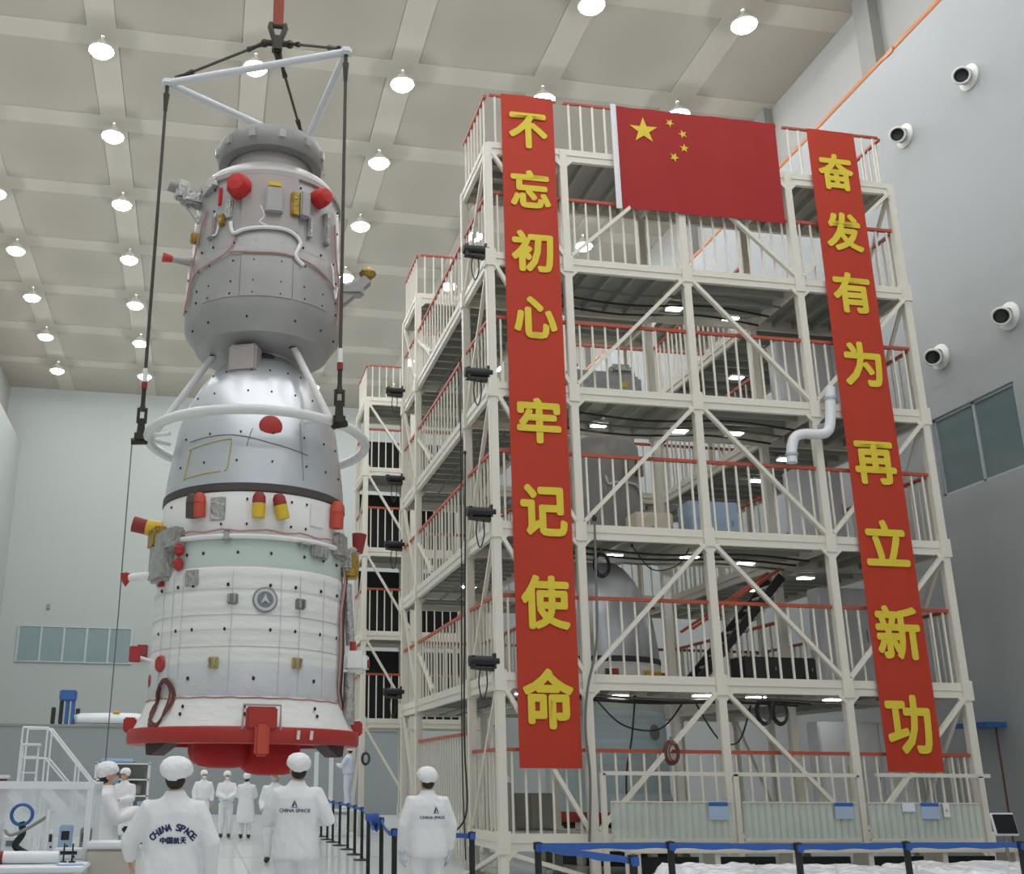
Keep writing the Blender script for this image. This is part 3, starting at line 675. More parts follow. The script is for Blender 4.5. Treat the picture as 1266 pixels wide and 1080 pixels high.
# left and right attachments on the service module
P(MB().lathe([(.001, .03), (.09, .03), (.105, 0)], 18, sp(1.26, -60, 2.98), orient(-60) @ Matrix.Rotation(-PI/2, 3, 'X')), 'red_disc', 'red_base')
P(MB().lathe([(.001, .05), (.08, .04), (.09, 0)], 18, sp(1.22, -78, 2.80), orient(-78) @ Matrix.Rotation(-PI/2, 3, 'X')), 'red_disc', 'red_base')
rp = P(MB().tube([sp(1.2, -72, 3.02), sp(1.40, -76, 3.08)], .02, 8), 'flag_arm', 'paint_white'); P(MB().bevbox(sp(1.47, -76, 3.12), (.14, .03, .20), .01), 'red_plate', 'red_base', rp)
b = MB()
for k in range(3): b.tube([sp(1.275+.02*math.sin(t*.9+k)+max(0, 2.56-(2.52+.27*math.cos(t*PI/12)))*.42+.015*k, -52+7.5*math.sin(t*PI/12)*(1-.12*k), 2.52+.27*math.cos(t*PI/12)-.02*k) for t in range(24)], .014, 6, closed=True)
P(b, 'coiled_cable', 'brown_cable')
for a, c in ((64, 'pink_cable'), (66.5, 'brown_cable'), (69, 'cable_black')): P(MB().tube([sp(1.24, a+8, 4.45), sp(1.30, a+4, 4.1), sp(1.28, a, 3.7), sp(1.29, a, 3.2), sp(1.27, a-1, 2.7), sp(1.28, a+4, 2.5)], .016, 6), 'side_cable', c)
b = MB().bevbox(sp(1.34, 76, 4.35), (.2, .2, .34), .03, orient(76)); P(b, 'wrapped_unit', 'gold_foil')
sb = P(MB().bevbox(sp(1.44, 74, 3.08), (.36, .30, .28), .06, orient(74)), 'side_pod', 'paint_white'); P(MB().lathe([(.001, .02), (.05, .02), (.06, 0)], 14, sp(1.59, 74, 3.06), orient(74) @ Matrix.Rotation(-PI/2, 3, 'X')), 'pod_port', 'red_dark', sb); P(MB().tube([sp(1.40, 72, 3.2), sp(1.40, 72, 3.34)], .04, 8), 'pod_valve', 'red_base', sb)
P(MB().tube([sp(1.3, 74, 4.1), sp(1.36, 74, 3.3)], .06, 10), 'foil_tube', 'foil'); P(MB().tube([sp(1.36, 72, 2.95), sp(1.36, 72, 2.3)], .075, 10), 'foil_tube', 'foil')
# red transport ring, blocks, engine cover
rg = P(MB().lathe(LZ([(1.30, 2.22), (1.46, 2.21), (1.47, 2.19), (1.47, 2.06), (1.45, 2.03), (1.1, 2.03), (1.1, 2.2)]), 80), 'transport_ring', 'red_base')
for a in (-88, 88, 178): P(MB().bevbox(sp(1.44, a, 2.27), (.18, .16, .18), .02, orient(a)), 'ring_block', 'red_base', rg)
fb = P(MB().bevbox(sp(1.43, 5.5, 2.31), (.36, .12, .26), .02, orient(5.5)), 'front_bracket', 'red_base'); P(MB().bevbox(sp(1.52, 5.5, 2.06), (.17, .10, .36), .03, orient(5.5)), 'bracket_pin', 'orange_red', fb)
P(MB().tube([sp(1.47, -3.2, 2.18), sp(1.48, -3, 2.46), sp(1.48, 14, 2.46), sp(1.47, 14.2, 2.18)], .014, 6), 'bracket_frame', 'neck_pink', fb)
for a in (23, 30): P(MB().tube([sp(1.475, a, 2.08), sp(1.49, a, 2.18)], .02, 8), 'ring_pin', 'paint_white', rg)
for a in (-50, 50):
    R = orient(a); c = sp(1.30, a, 2.03)
    P(MB().prism([(-.2, 0), (.2, 0), (.17, -.13), (.08, -.14)] if a > 0 else [(-.2, 0), (.2, 0), (-.08, -.14), (-.17, -.13)], -.10, .10, lambda p: c+R @ Vector((p.x, p.z, p.y))), 'foot_wedge', 'wedge_dark')
# engine bag: four rounded lobes hanging under the ring
b = MB()
for lx, ly, dz in ((-.27, -.30, .05), (.32, -.27, -.03), (.27, .32, .06), (-.32, .27, .08)):
    b.lathe([(.38, zz(2.06)), (.385, zz(1.98)), (.38, zz(1.86+dz)), (.355, zz(1.79+dz)), (.29, zz(1.735+dz)), (.16, zz(1.71+dz)), (.001, zz(1.705+dz))], 32, (lx, ly, 0))
b.lathe([(.5, zz(2.06)), (.5, zz(1.88)), (.001, zz(1.86))], 32)
P(b, 'engine_cover', 'red_engine', smooth=60)

# second craft standing inside the tower (copy of the outer shell parts)
c2 = thing('spacecraft', 'second spacecraft standing inside the platform tower behind the railings', 'spacecraft', (8.27, 21.9, .45), math.radians(25))
keep = {'docking_ring', 'docking_neck', 'orbital_module', 'return_capsule', 'separation_band', 'thruster_section', 'radiator_band', 'service_module', 'film_band', 'skirt', 'transport_ring', 'emblem', 'sensor_box', 'wrapped_unit', 'side_pod', 'thruster_mount', 'pipe_ring', 'white_harness', 'foot_wedge', 'front_bracket'}
mat('pale_blue', '#c2d3d8', .5, 0, .05, 2, bump=.2, bscale=4)
for ch in list(craft.children):
    if ch.name.split('.')[0] in keep:
        c = ch.copy(); COL.objects.link(c); c.parent = c2
        if ch.name.split('.')[0] in ('service_module', 'film_band', 'skirt'):
            c.data = c.data.copy(); c.data.materials[0] = M['pale_blue']
            c['label'] = 'pale blue blanket'
st = thing('support_stand', 'low dark stand under the spacecraft inside the tower', 'stand', (8.27, 21.9, 0))
MB().lathe([(.9, 0), (1.3, 0), (1.3, .12), (1.25, .7), (1.38, .78), (1.1, .78), (.9, .7)], 40).build('ring_base', 'dark_metal', st)
for k in range(6):
    a = k*60+15; MB().bevbox((1.33*math.sin(math.radians(a)), -1.33*math.cos(math.radians(a)), .4), (.16, .16, .8), .02, orient(a)).build('stand_leg', 'steel_cream', st)

# ------------------------------------------------------------------ lifting gear
TP = [Vector((-1.07, 14.31, 11.66)), Vector((1.525, 13.10, 11.66)), Vector((1.16, 15.62, 11.66))]
CC = Vector((.555, 14.34, 0))
sf = thing('spreader_frame', 'white triangular spreader frame above the spacecraft', 'lifting frame', (CC.x, CC.y, 11.66))
mat('frame_white', '#d8dadd', .4)
for i in range(3):
    a, c = TP[i]-CC-Vector((0, 0, 11.66)), TP[(i+1) % 3]-CC-Vector((0, 0, 11.66)); d = (c-a).normalized()
    MB().tube([a, c], .055, 12).build('frame_tube', 'frame_white', sf)
for i in range(3):
    a = TP[i]-CC-Vector((0, 0, 11.66)); MB().bevbox(a, (.16, .16, .12), .03).build('corner_block', 'frame_white', sf)
    MB().tube([a+Vector((0, 0, -.05)), a+Vector((0, 0, -.2))], .03, 8).build('corner_lug', 'hook_metal', sf)
HK = Vector((.57, 14.34, 12.62))
hk = thing('crane_hook', 'dark crane hook block on a rust red strap', 'crane hook', tuple(HK))
MB().tube([(0, 0, .32), (-.01, 0, 2), (-.02, 0, 8.6)], [(.085, .03)]*3, 8).build('strap', 'strap_red', hk)
b = MB(); b.tube([(-.11, 0, .38), (-.12, 0, .3), (-.07, 0, .14), (-.03, 0, .02)], [.04, .05, .045, .04], 8); b.tube([(.11, 0, .38), (.12, 0, .3), (.07, 0, .14), (.03, 0, .02)], [.04, .05, .045, .04], 8); b.tube([(-.13, 0, .33), (.13, 0, .33)], .04, 8); b.build('shackle', 'hook_metal', hk)
b = MB(); b.bevbox((0, 0, -.02), (.16, .16, .3), .03); b.tube([(-.22, -.02, -.02), (.2, .03, .04)], .05, 8); b.ell((.2, .03, .04), .07, 10, 6); b.ell((-.2, -.02, -.03), .07, 10, 6); b.tube([(.04, 0, -.1), (.07, .04, -.28)], .035, 8); b.tube([(-.04, 0, -.1), (.02, .04, -.28)], .03, 8)
b.build('hook_block', 'hook_metal', hk)
def sling(p, q, lab, r=.022, ends=True):
    p = Vector(p); q = Vector(q); t = thing('sling', lab, 'sling', tuple(p), 0, 'wire slings of the lifting gear'); d = q-p; L = d.length; u = d/L
    MB().tube([u*.25, u*(L-.25)], r, 8).build('rope', 'sling', t)
    for s0, s1 in ((0, .3), (L-.3, L)): MB().tube([u*s0, u*(s0*.5+s1*.5), u*s1], [.045, .03, .045], 8).build('end_fitting', 'hook_metal', t)
sling(HK+Vector((-.2, -.02, -.03)), TP[0]+Vector((.12, -.01, .09)), 'sling from the crane hook to the left frame corner')
sling(HK+Vector((.2, .0, .03)), TP[1]+Vector((-.1, .06, .09)), 'sling from the crane hook to the right frame corner')
sling(HK+Vector((.06, .04, -.25)), TP[2]+Vector((-.06, -.12, .09)), 'sling from the crane hook to the rear frame corner')
HZ = 5.98
HP = [Vector((TP[0].x, TP[0].y, HZ)), Vector((TP[1].x, TP[1].y, HZ)), Vector((TP[2].x, TP[2].y, HZ))]
hoop = thing('lifting_hoop', 'white tube hoop with struts around the silver capsule', 'lifting hoop', (CC.x, CC.y, HZ))
RH = 1.50
MB().tube([(RH*math.cos(2*PI*k/60), RH*math.sin(2*PI*k/60), 0) for k in range(60)], .065, 12, closed=True).build('hoop_tube', 'hoop_white', hoop)
for h in HP:
    v = h-CC-Vector((0, 0, HZ)); a = v.normalized()
    MB().tube([a*1.46, a*.66+Vector((0, 0, 1.30))], .05, 10).build('strut', 'hoop_white', hoop)
    MB().tube([a*.66+Vector((0, 0, 1.25)), a*.66+Vector((0, 0, 1.36))], .08, 10).build('strut_joint', 'hook_metal', hoop)
    b = MB(); b.bevbox(a*1.60, (.16, .16, .16), .03); b.tube([a*1.5+Vector((0, 0, -.05)), a*1.72+Vector((0, 0, -.07))], .05, 8); b.tube([a*1.60, a*1.60+Vector((0, 0, .26))], [.06, .045], 8)
    for k in (-1, 1): b.tube([a*1.60+Vector((.05*k, 0, .2)), a*1.6+Vector((.05*k, 0, .42))], .022, 6)
    b.build('lug', 'hook_metal', hoop)
    for k in (-1, 1):
        t = Vector((-a.y, a.x, 0)); MB().tube([a*1.2+t*k*.25, a*1.47+t*k*.1], .03, 8).build('clamp_arm', 'hoop_white', hoop)
for i, l in enumerate(('left vertical sling from spreader frame to hoop', 'right vertical sling from spreader frame to hoop', 'rear vertical sling behind the spacecraft')):
    p, q = TP[i]-Vector((0, 0, .2)), HP[i]; v = (HP[i]-CC-Vector((0, 0, HZ))).normalized(); q = CC+v*1.60+Vector((0, 0, HZ+.38)); 
    t = thing('sling', l, 'sling', tuple(p), 0, 'wire slings of the lifting gear'); d = q-p; L = d.length; u = d/L
    MB().tube([u*.2, u*(L-.45)], .024, 8).build('rope', 'sling', t); MB().tube([u*0, u*.12, u*.3], [.05, .04, .03], 8).build('shackle', 'hook_metal', t)
    MB().tube([u*(L-.62), u*(L-.42)], .036, 8).build('white_sleeve', 'paint_white', t); MB().tube([u*(L-.42), u*(L-.32)], .04, 8).build('red_sleeve', 'red_dark', t); MB().tube([u*(L-.35), u*(L-.1), u*L], [.03, .03, .05], 8).build('end_fitting', 'hook_metal', t)

t = thing('tag_line', 'thin grey tag line hanging from the left end of the hoop', 'rope', (HP[0].x-.08, HP[0].y, 1.0))
MB().tube([(0, 0, HZ-1.05), (.01, 0, 2.5), (0, 0, .12)], .008, 6).build('rope', 'cable_grey', t); MB().ell((0, 0, .07), (.02, .02, .06), 8, 6).build('end_knot', 'cable_grey', t)
# ------------------------------------------------------------------ people
mat('skin', '#c99a80', .6, 0, .06, 8)
mat('hair', '#241f1d', .7)
mat('suit', '#e6e6e8', .8, 0, .03, 3, bump=.25, bscale=9)
mat('suit_blue', '#ccd4de', .8, 0, .03, 3, bump=.25, bscale=9)
mat('cap_white', '#efefef', .85, 0, .03, 6, bump=.4, bscale=30)
mat('mask_blue', '#9db4c4', .8)
mat('mask_white', '#dfe3e6', .8)
mat('glove', '#c7d3de', .7)
mat('ink_blue', '#27335e', .7)
mat('boot_dark', '#2a2d33', .6)
mat('boot_white', '#d5d6d4', .6)
mat('hem_shadow', '#c9cad0', .8)
mat('eye', '#18140f', .3)
def remeshed(b, voxel, name, ms, it=4, fold=0.0, seed=0):
    me = b.mesh('tmp', ms[0] if isinstance(ms, (list, tuple)) else ms, 0); o = bpy.data.objects.new('tmp', me)
    m = o.modifiers.new('r', 'REMESH'); m.mode = 'VOXEL'; m.voxel_size = voxel; m.use_smooth_shade = True
    s_ = o.modifiers.new('s', 'SMOOTH'); s_.iterations = it; s_.factor = .5
    out = evaluated(o); out.name = name
    bpy.data.objects.remove(o); bpy.data.meshes.remove(me)
    if fold:
        nv = len(out.vertices); nn = [0.0]*(nv*3); cc = [0.0]*(nv*3); out.vertices.foreach_get('normal', nn); out.vertices.foreach_get('co', cc)
        for i in range(nv):
            c = Vector(cc[3*i:3*i+3]); k = noise.noise(Vector((c.x*7+seed, c.y*7, c.z*3.5)))*.6+noise.noise(Vector((c.x*15+c.z*6, c.y*15+seed, c.z*9)))*.4
            for q in range(3): cc[3*i+q] += nn[3*i+q]*k*fold
        out.vertices.foreach_set('co', cc)
    out.materials.clear()
    for q in (ms if isinstance(ms, (list, tuple)) else [ms]): out.materials.append(M[q])
    out.polygons.foreach_set('use_smooth', [True]*len(out.polygons)); out.update(); return out
def rings(b, secs, n=20):
    # secs: (x, y, z, rx, ry)
    vs = []; fs = []; k = len(secs)
    for x, y, z, rx, ry in secs:
        for j in range(n):
            a = 2*PI*j/n; ca, sa = math.cos(a), math.sin(a); e = .82
            vs.append((x+rx*math.copysign(abs(ca)**e, ca), y+ry*math.copysign(abs(sa)**e, sa), z))
    for i in range(k-1):
        for j in range(n): fs.append((i*n+j, i*n+(j+1) % n, (i+1)*n+(j+1) % n, (i+1)*n+j))
    fs.append(tuple(range(n-1, -1, -1))); fs.append(tuple((k-1)*n+j for j in range(n))); b._add(vs, fs)
def hand(b, wr, d, nrm, side, curl=.6, s=1.0):
    d = d.normalized(); nrm = (nrm-d*nrm.dot(d)).normalized(); sd = d.cross(nrm)*side
    R = Matrix((sd, d, nrm)).transposed()
    b.ell(wr+d*.05*s, (.041*s, .055*s, .017*s), 12, 8, R)
    for k, (off, L) in enumerate(((-.030, .072), (-.010, .082), (.010, .077), (.029, .060))):
        p0 = wr+d*.085*s+sd*off*s; p1 = p0+(d*math.cos(curl*.5)+nrm*math.sin(curl*.5))*L*.5*s; p2 = p1+(d*math.cos(curl*1.4)+nrm*math.sin(curl*1.4))*L*.5*s
        b.tube([p0-d*.02, p0, p1, p2], [.0095*s, .0095*s, .009*s, .0075*s], 8)
    t0 = wr+d*.03*s-sd*.03*s; t1 = t0-sd*.028*s+d*.03*s+nrm*.012*s; t2 = t1+d*.03*s+nrm*.012*s
    b.tube([t0, t1, t2], [.012*s, .011*s, .009*s], 8)
def person(label, loc, rz, scale=1.0, arms=None, garment='jacket', near=False, mask=None, face=True, boots='boot_white', suit='suit', gloves=False, lean=(0, 0), headturn=0, group='people in white clean-room clothing', legs=None, palm=None, seed=0, hairvis=True, cap=1.0):
    t = thing('person', label, 'person', loc, rz, group); t.scale = (scale,)*3
    vb = .007 if near else .013; vc = .014 if near else .02
    A = arms or {-1: ((-.27, -.02, 1.14), (-.26, .06, .90)), 1: ((.27, -.02, 1.14), (.26, .06, .90))}
    lx, ly = lean
    def LN(p): p = Vector(p); k = max(0, p.z-.9); return Vector((p.x+lx*k, p.y+ly*k, p.z))
    Lg = legs or {s: ((s*.095, 0, .90), (s*.105, .02, .49), (s*.11, -.02, .09)) for s in (-1, 1)}
    HR = Matrix.Rotation(math.radians(headturn), 3, 'Z'); hc = LN((0, .0, 1.55))
    def H(p): v = HR @ (Vector(p)-Vector((0, 0, 1.55))); return hc+v
    # body
    b = MB(); sec = [(0, 0, .84, .13, .10), (0, 0, .95, .145, .105), (0, 0, 1.12, .125, .09), (0, 0, 1.28, .15, .10), (0, -.01, 1.40, .15, .085), (0, -.01, 1.46, .07, .06), (0, 0, 1.50, .052, .055), (0, .005, 1.57, .05, .055)]
    rings(b, [(*LN(q[:3]), *q[3:]) for q in sec], 18)
    b.ell(H((0, .012, 1.625)), (.074, .094, .112), 18, 14, HR); b.ell(H((0, .045, 1.565)), (.052, .058, .058), 14, 10, HR)
    b.ell(H((0, .108, 1.605)), (.012, .018, .026), 8, 8, HR); b.ell(H((0, .092, 1.566)), (.026, .014, .009), 8, 6, HR)
    for s in (-1, 1):
        b.ell(H((s*.076, -.005, 1.61)), (.012, .024, .034), 8, 8, HR)
        e, w = A[s]; sh = LN((s*.165, -.01, 1.40)); e = LN(e); w = LN(w); d = (w-e).normalized()
        b.tube([LN((s*.10, -.01, 1.40)), sh, e, w, w+d*.03], [.05, .048, .038, .027, .026], 10)
        nrm = Vector((-s, .25, 0)) if not palm else Vector(palm[s])
        hand(b, w+d*.015, d, nrm, s)
        hp, kn, an = (Vector(q) for q in Lg[s]); b.tube([hp+Vector((0, 0, .02)), (hp+kn)/2, kn, (kn+an)/2, an], [.085, .075, .055, .052, .038], 10)
        b.ell(an+Vector((0, .07, -.045)), (.042, .12, .04), 12, 8)
    bd = link('body', remeshed(b, vb, 'body', 'skin', 3), t)
    if face:
        for s in (-1, 1): MB().ell(H((s*.03, .096, 1.632)), (.012, .008, .008), 8, 6).build('eye', 'eye', t); MB().tube([H((s*.017, .104, 1.652)), H((s*.032, .103, 1.657)), H((s*.048, .092, 1.651))], .004, 5).build('eyebrow', 'hair', t)
    if hairvis:
        b = MB(); b.ell(H((0, -.022, 1.612)), (.079, .080, .088), 16, 12, HR); b.build('hair', 'hair', t)
    # trousers
    b = MB(); rings(b, [(0, 0, .80, .165, .125), (0, 0, .90, .18, .135), (0, 0, 1.03, .165, .125)], 20)
    for s in (-1, 1):
        hp, kn, an = (Vector(q) for q in Lg[s]); b.tube([hp+Vector((0, 0, .0)), (hp+kn)/2, kn, (kn+an)/2, an+Vector((0, 0, .01))], [.115, .102, .085, .082, .078], 14)
    link('trousers', remeshed(b, vc, 'trousers', suit, 4, .012, seed), t)
    # upper garment
    hem = {'jacket': .80, 'coat': .42, 'coverall': .92}[garment]; fl = {'jacket': (.225, .175), 'coat': (.27, .21), 'coverall': (.18, .14)}[garment]
    b = MB(); sec = [(0, -.005, hem, *fl), (0, -.005, hem+.05, fl[0]+.005, fl[1]+.005)]
    if garment == 'coat': sec.append((0, 0, .75, .25, .19))
    sec += [(0, -.005, .98, .222, .168), (0, 0, 1.10, .212, .152), (0, 0, 1.25, .222, .150), (0, -.01, 1.36, .215, .135), (0, -.01, 1.425, .175, .11), (0, -.008, 1.468, .105, .088), (0, 0, 1.50, .078, .078), (0, 0, 1.525, .074, .074)]
    rings(b, [(*LN(q[:3]), *q[3:]) for q in sec], 24)
    for s in (-1, 1):
        e, w = A[s]; sh = LN((s*.185, -.01, 1.385)); e = LN(e); w = LN(w); d = (w-e).normalized(); m1 = (sh+e)/2; m2 = (e+w)/2
        b.tube([LN((s*.10, -.01, 1.38)), sh, m1, e, m2, w-d*.005], [.085, .088, .078, .072, .064, .05], 14)
    gm = remeshed(b, vc, 'garment', suit, 5, .016 if near else .012, seed+3)
    g = link(garment, gm, t)
    # cap
    b = MB(); prof = [(.001, .165), (.05, .158), (.09, .13), (.112, .085), (.115, .045), (.10, .015), (.088, .0), (.083, -.012)]
    vs = []; fs = []; n = 28
    for k, (r, z) in enumerate(prof):
        for j in range(n):
            a = 2*PI*j/n; q = 1+.05*math.sin(a*3+seed+z*20)+.03*math.sin(a*9+seed)*(1 if 1 < k < 6 else 0)
            vs.append(H((r*q*math.cos(a)*.95*(cap if k < 6 else 1), r*q*math.sin(a)*1.1*(cap if k < 6 else 1)-.008, 1.625+z*.95-(.02*math.sin(a)*-1 if k > 4 else 0))))
    fs = [(i*n+j, i*n+(j+1) % n, (i+1)*n+(j+1) % n, (i+1)*n+j) for i in range(len(prof)-1) for j in range(n)]
    b._add(vs, fs); b.build('cap', 'cap_white', t, smooth=60)
    if mask:
        b = MB(); b.ell(H((0, .060, 1.572)), (.060, .062, .050), 16, 10, HR); b.build('face_mask', mask, t)
    for s in (-1, 1):
        an = Vector(Lg[s][2]); b = MB(); b.ell(an+Vector((0, .06, -.04)), (.052, .14, .05), 14, 8); b.tube([an+Vector((0, 0, -.04)), an+Vector((0, 0, .10))], [.056, .06], 12); link('boot', remeshed(b, .016, 'boot', boots, 3), t)
        if gloves:
            e, w = LN(A[s][0]), LN(A[s][1]); d = (w-e).normalized(); b = MB(); b.tube([w-d*.02, w+d*.03], .038, 10); nrm = Vector((-s, .25, 0)) if not palm else Vector(palm[s]); hand(b, w+d*.012, d, nrm, s, .6, 1.12); link('glove', remeshed(b, .006, 'glove', 'glove', 2), t)
    return t, gm
def print_back(t, gm, items, bo=.0035):
    # flat lettering laid on the back of a garment
    bv = BVHTree.FromPolygons([v.co for v in gm.vertices], [p.vertices for p in gm.polygons])
    for txt, w, h, cx, cz, rot in items:
        v, f = text_mesh(txt, 0); v = fit(v, w, h); b = MB(); ok = True; vs = []
        for p in v:
            x = cx+p.x*math.cos(rot)-p.y*math.sin(rot); z = cz+p.x*math.sin(rot)+p.y*math.cos(rot)
            hit = bv.ray_cast(Vector((x, -1, z)), Vector((0, 1, 0)))[0]; vs.append(Vector((x, (hit.y if hit else -.15)-.005, z)))
        for ox, oz in ((0, 0), (bo, 0), (-bo, 0), (0, bo*.8), (0, -bo*.8)): b._add([q+Vector((ox, -ox*.02, oz)) for q in vs], f)
        b.build('lettering', 'ink_blue', t, smooth=0)
def logo_back(t, gm, cx, cz, s):
    bv = BVHTree.FromPolygons([v.co for v in gm.vertices], [p.vertices for p in gm.polygons]); b = MB()
    def put(poly):
        vs = []
        for x, z in poly:
            X, Z = cx+x*s, cz+z*s; hit = bv.ray_cast(Vector((X, -1, Z)), Vector((0, 1, 0)))[0]; vs.append(Vector((X, (hit.y if hit else -.15)-.005, Z)))
        b._add(vs, [tuple(range(len(vs)))])
    put([(-.1, -.5), (-.5, -.5), (0, .6), (.08, .42)]); put([(.14, .3), (.5, -.5), (.28, -.5), (.04, .05)]); put([(-.62, -.7), (.62, -.7), (.62, -.6), (-.62, -.6)])
    b.build('chest_logo', 'ink_blue', t, smooth=0)
# near man, long smock, back turned
t, g = person('man in white smock seen from behind, big lettering on his back', (-.16, 8.5, 0), math.radians(4), .955, arms={-1: ((-.31, .05, 1.15), (-.30, .24, 1.02)), 1: ((.29, -.06, 1.13), (.30, .02, .88))}, garment='coat', near=True, face=False, seed=1, headturn=-12, cap=1.16)
cs = 'CHINA SPACE'; it = []
for k, ch in enumerate(cs):
    if ch == ' ': continue
    a = math.radians(-50+100*k/10); it.append((ch, .014 if ch == 'I' else .034, .048, .20*math.sin(a), 1.06+.20*math.cos(a), -a*.8))
it += [(c, .042, .044, -.075+.05*k, 1.165, 0) for k, c in enumerate('中国航天')]
print_back(t, g, it)
# second man, arms folded in front
t, g = person('man in white jacket from behind, arms forward, small blue chest logo', (.97, 11.0, 0), math.radians(-14), 1.005, arms={-1: ((-.30, .02, 1.14), (-.10, .27, 1.14)), 1: ((.32, -.02, 1.16), (.12, .26, 1.16))}, near=True, face=False, seed=2, headturn=28, cap=1.08)
logo_back(t, g, .0, 1.31, .055); print_back(t, g, [('CHINA SPACE', .30, .030, 0, 1.245, 0)], .0012)
# third man in front of the barriers
t, g = person('man in white jacket from behind standing beside the blue barrier belts', (2.47, 12.0, 0), math.radians(6), .945, arms={-1: ((-.29, -.02, 1.13), (-.28, .06, .86)), 1: ((.28, -.03, 1.13), (.27, .03, .86))}, near=True, face=False, seed=3, gloves=True, hairvis=True, headturn=10, cap=1.08)
logo_back(t, g, .06, 1.31, .06); print_back(t, g, [('CHINA SPACE', .30, .030, .02, 1.225, 0)], .0012)
# cameraman at left in profile
cam_man, g = person('masked man at left holding a small camera to his chest', (-.96, 12.5, 0), math.radians(-82), .96, arms={-1: ((-.24, .12, 1.16), (-.06, .36, 1.26)), 1: ((.24, .12, 1.16), (.07, .36, 1.26))}, near=True, mask='mask_blue', seed=4, palm={-1: (1, 0, .2), 1: (-1, 0, .2)})
vc = thing('video_camera', 'small dark video camera in the hands of the man at left', 'camera', (-.57, 12.55, 1.24))
MB().bevbox((0, 0, 0), (.14, .09, .10), .015).build('camera_body', 'black', vc); MB().tube([(.07, 0, 0), (.13, 0, 0)], [.04, .045], 14).build('lens', 'dark_metal', vc); MB().bevbox((-.02, -.06, .02), (.09, .015, .07), .005).build('side_screen', 'mask_blue', vc)
mp = thing('monopod', 'black monopod standing in front of the camera man', 'monopod', (-.66, 12.0, 0))
MB().tube([(-.12, -.1, .0), (0, 0, 1.0)], [.016, .02], 8).build('pole', 'black', mp); MB().bevbox((.0, .0, 1.03), (.16, .06, .06), .015).build('head_plate', 'hook_metal', mp); MB().tube([(0, 0, 1.0), (-.05, -.04, .62)], [.032, .026], 8).build('grip', 'black', mp); MB().ell((-.12, -.1, .02), (.03, .03, .02), 8, 6).build('foot', 'black', mp)
person('small figure in white behind the masked camera man', (-1.50, 24.0, 0), math.radians(150), .97, arms={-1: ((-.26, .05, 1.15), (-.08, .30, 1.12)), 1: ((.26, .05, 1.15), (.08, .30, 1.12))}, garment='coat', seed=5)
person('leftmost of the far group under the craft, masked and facing us', (.18, 33.0, 0), math.radians(188), .985, mask='mask_white', garment='coverall', seed=6, suit='suit')
person('far worker under the craft facing us with gloved hands together', (.80, 31.0, 0), math.radians(183), .97, arms={-1: ((-.25, .08, 1.14), (-.03, .26, 1.03)), 1: ((.25, .08, 1.14), (.03, .26, 1.03))}, mask='mask_white', garment='coverall', gloves=True, seed=7, boots='boot_dark')
person('far worker in long white coat with dark boots, back turned', (1.32, 30.6, 0), math.radians(-8), .945, arms={-1: ((-.26, .06, 1.14), (-.12, .24, 1.08)), 1: ((.26, .06, 1.14), (.12, .24, 1.08))}, garment='coat', boots='boot_dark', face=False, seed=8)
person('worker with pale blue mask half hidden behind the second man', (1.50, 22.0, 0), math.radians(165), .965, arms={-1: ((-.26, .02, 1.14), (-.2, .20, .98)), 1: ((.26, .02, 1.14), (.2, .20, .98))}, mask='mask_blue', garment='coverall', seed=9, boots='boot_dark')
person('worker in pale blue coverall standing on the low platform by far tower', (4.22, 31.5, .72), math.radians(60), .985, arms={-1: ((-.24, .12, 1.16), (-.06, .34, 1.22)), 1: ((.24, .12, 1.16), (.06, .34, 1.22))}, garment='coverall', suit='suit_blue', seed=10)
# ------------------------------------------------------------------ far end of the hall
mat('blue_paint', '#2f5f9e', .5, 0, .08, 4)
mat('belt_blue', '#2f5fae', .6, 0, .06, 4)
mat('beige', '#b9b3a6', .6, 0, .06, 4)
mat('cart_white', '#dfe2e4', .4, 0, .04, 3)
mat('sheet_clear', '#e9eef0', .15, 0, .03, 3, alpha=.45)
mat('panel_clear', '#cfd8cf', .2, 0, .05, 3, alpha=.62)
mat('wrap_plastic', '#e8eaee', .16, 0, .05, 3, bump=.7, bscale=7)
mat('paper', '#dfe6ee', .7)
mat('paper_blue', '#7f9fcf', .7)
mat('paper_yellow', '#e0b63a', .7)
mat('screen', '#16181a', .2)
mat('box_grey', '#8a8a84', .6)
mat('box_beige', '#d8cfba', .6)
mat('box_blue', '#a9bfd8', .5)
mat('dark_red', '#7c2320', .6)
mat('wrap_grey', '#a7a9a6', .3, 0, .2, 8, bump=.5, bscale=10, alpha=.85)
pw = struct(MB().bx((XL, 50, 0), (9, 50.3, 3.66)).bx((8.7, 50.32, 0), (9, YB, 3.66)).build('wall_partition', 'wall_low', smooth=0))
MB().bx((XL, 49.96, 3.60), (9, 50.34, 3.70)).build('coping', 'box_grey', pw, smooth=0)
for x in range(-9, 9, 3): MB().bx((x-.02, 49.985, 0), (x+.02, 50, 3.6)).build('joint_strip', 'seam', pw, smooth=0)
bm_ = thing('hoist_machine', 'blue machine standing on top of the low grey partition', 'machine', (-6.0, 50.15, 3.72))
b = MB(); b.bevbox((.15, 0, 1.22), (.72, .5, .46), .05); b.build('motor_head', 'blue_paint', bm_)
for x in (-.1, .15, .4): MB().bevbox((x, 0, .5), (.14, .34, 1.0), .02).build('leg', 'blue_paint' if x > 0 else 'black', bm_)
MB().bevbox((-.42, 0, .35), (.16, .3, .7), .02).build('side_arm', 'black', bm_); MB().bevbox((.62, 0, .5), (.16, .3, .34), .02).build('side_block', 'black', bm_)
wt = thing('white_tank', 'long white tank top lying on the low grey partition', 'tank', (-4.05, 50.15, 3.72))
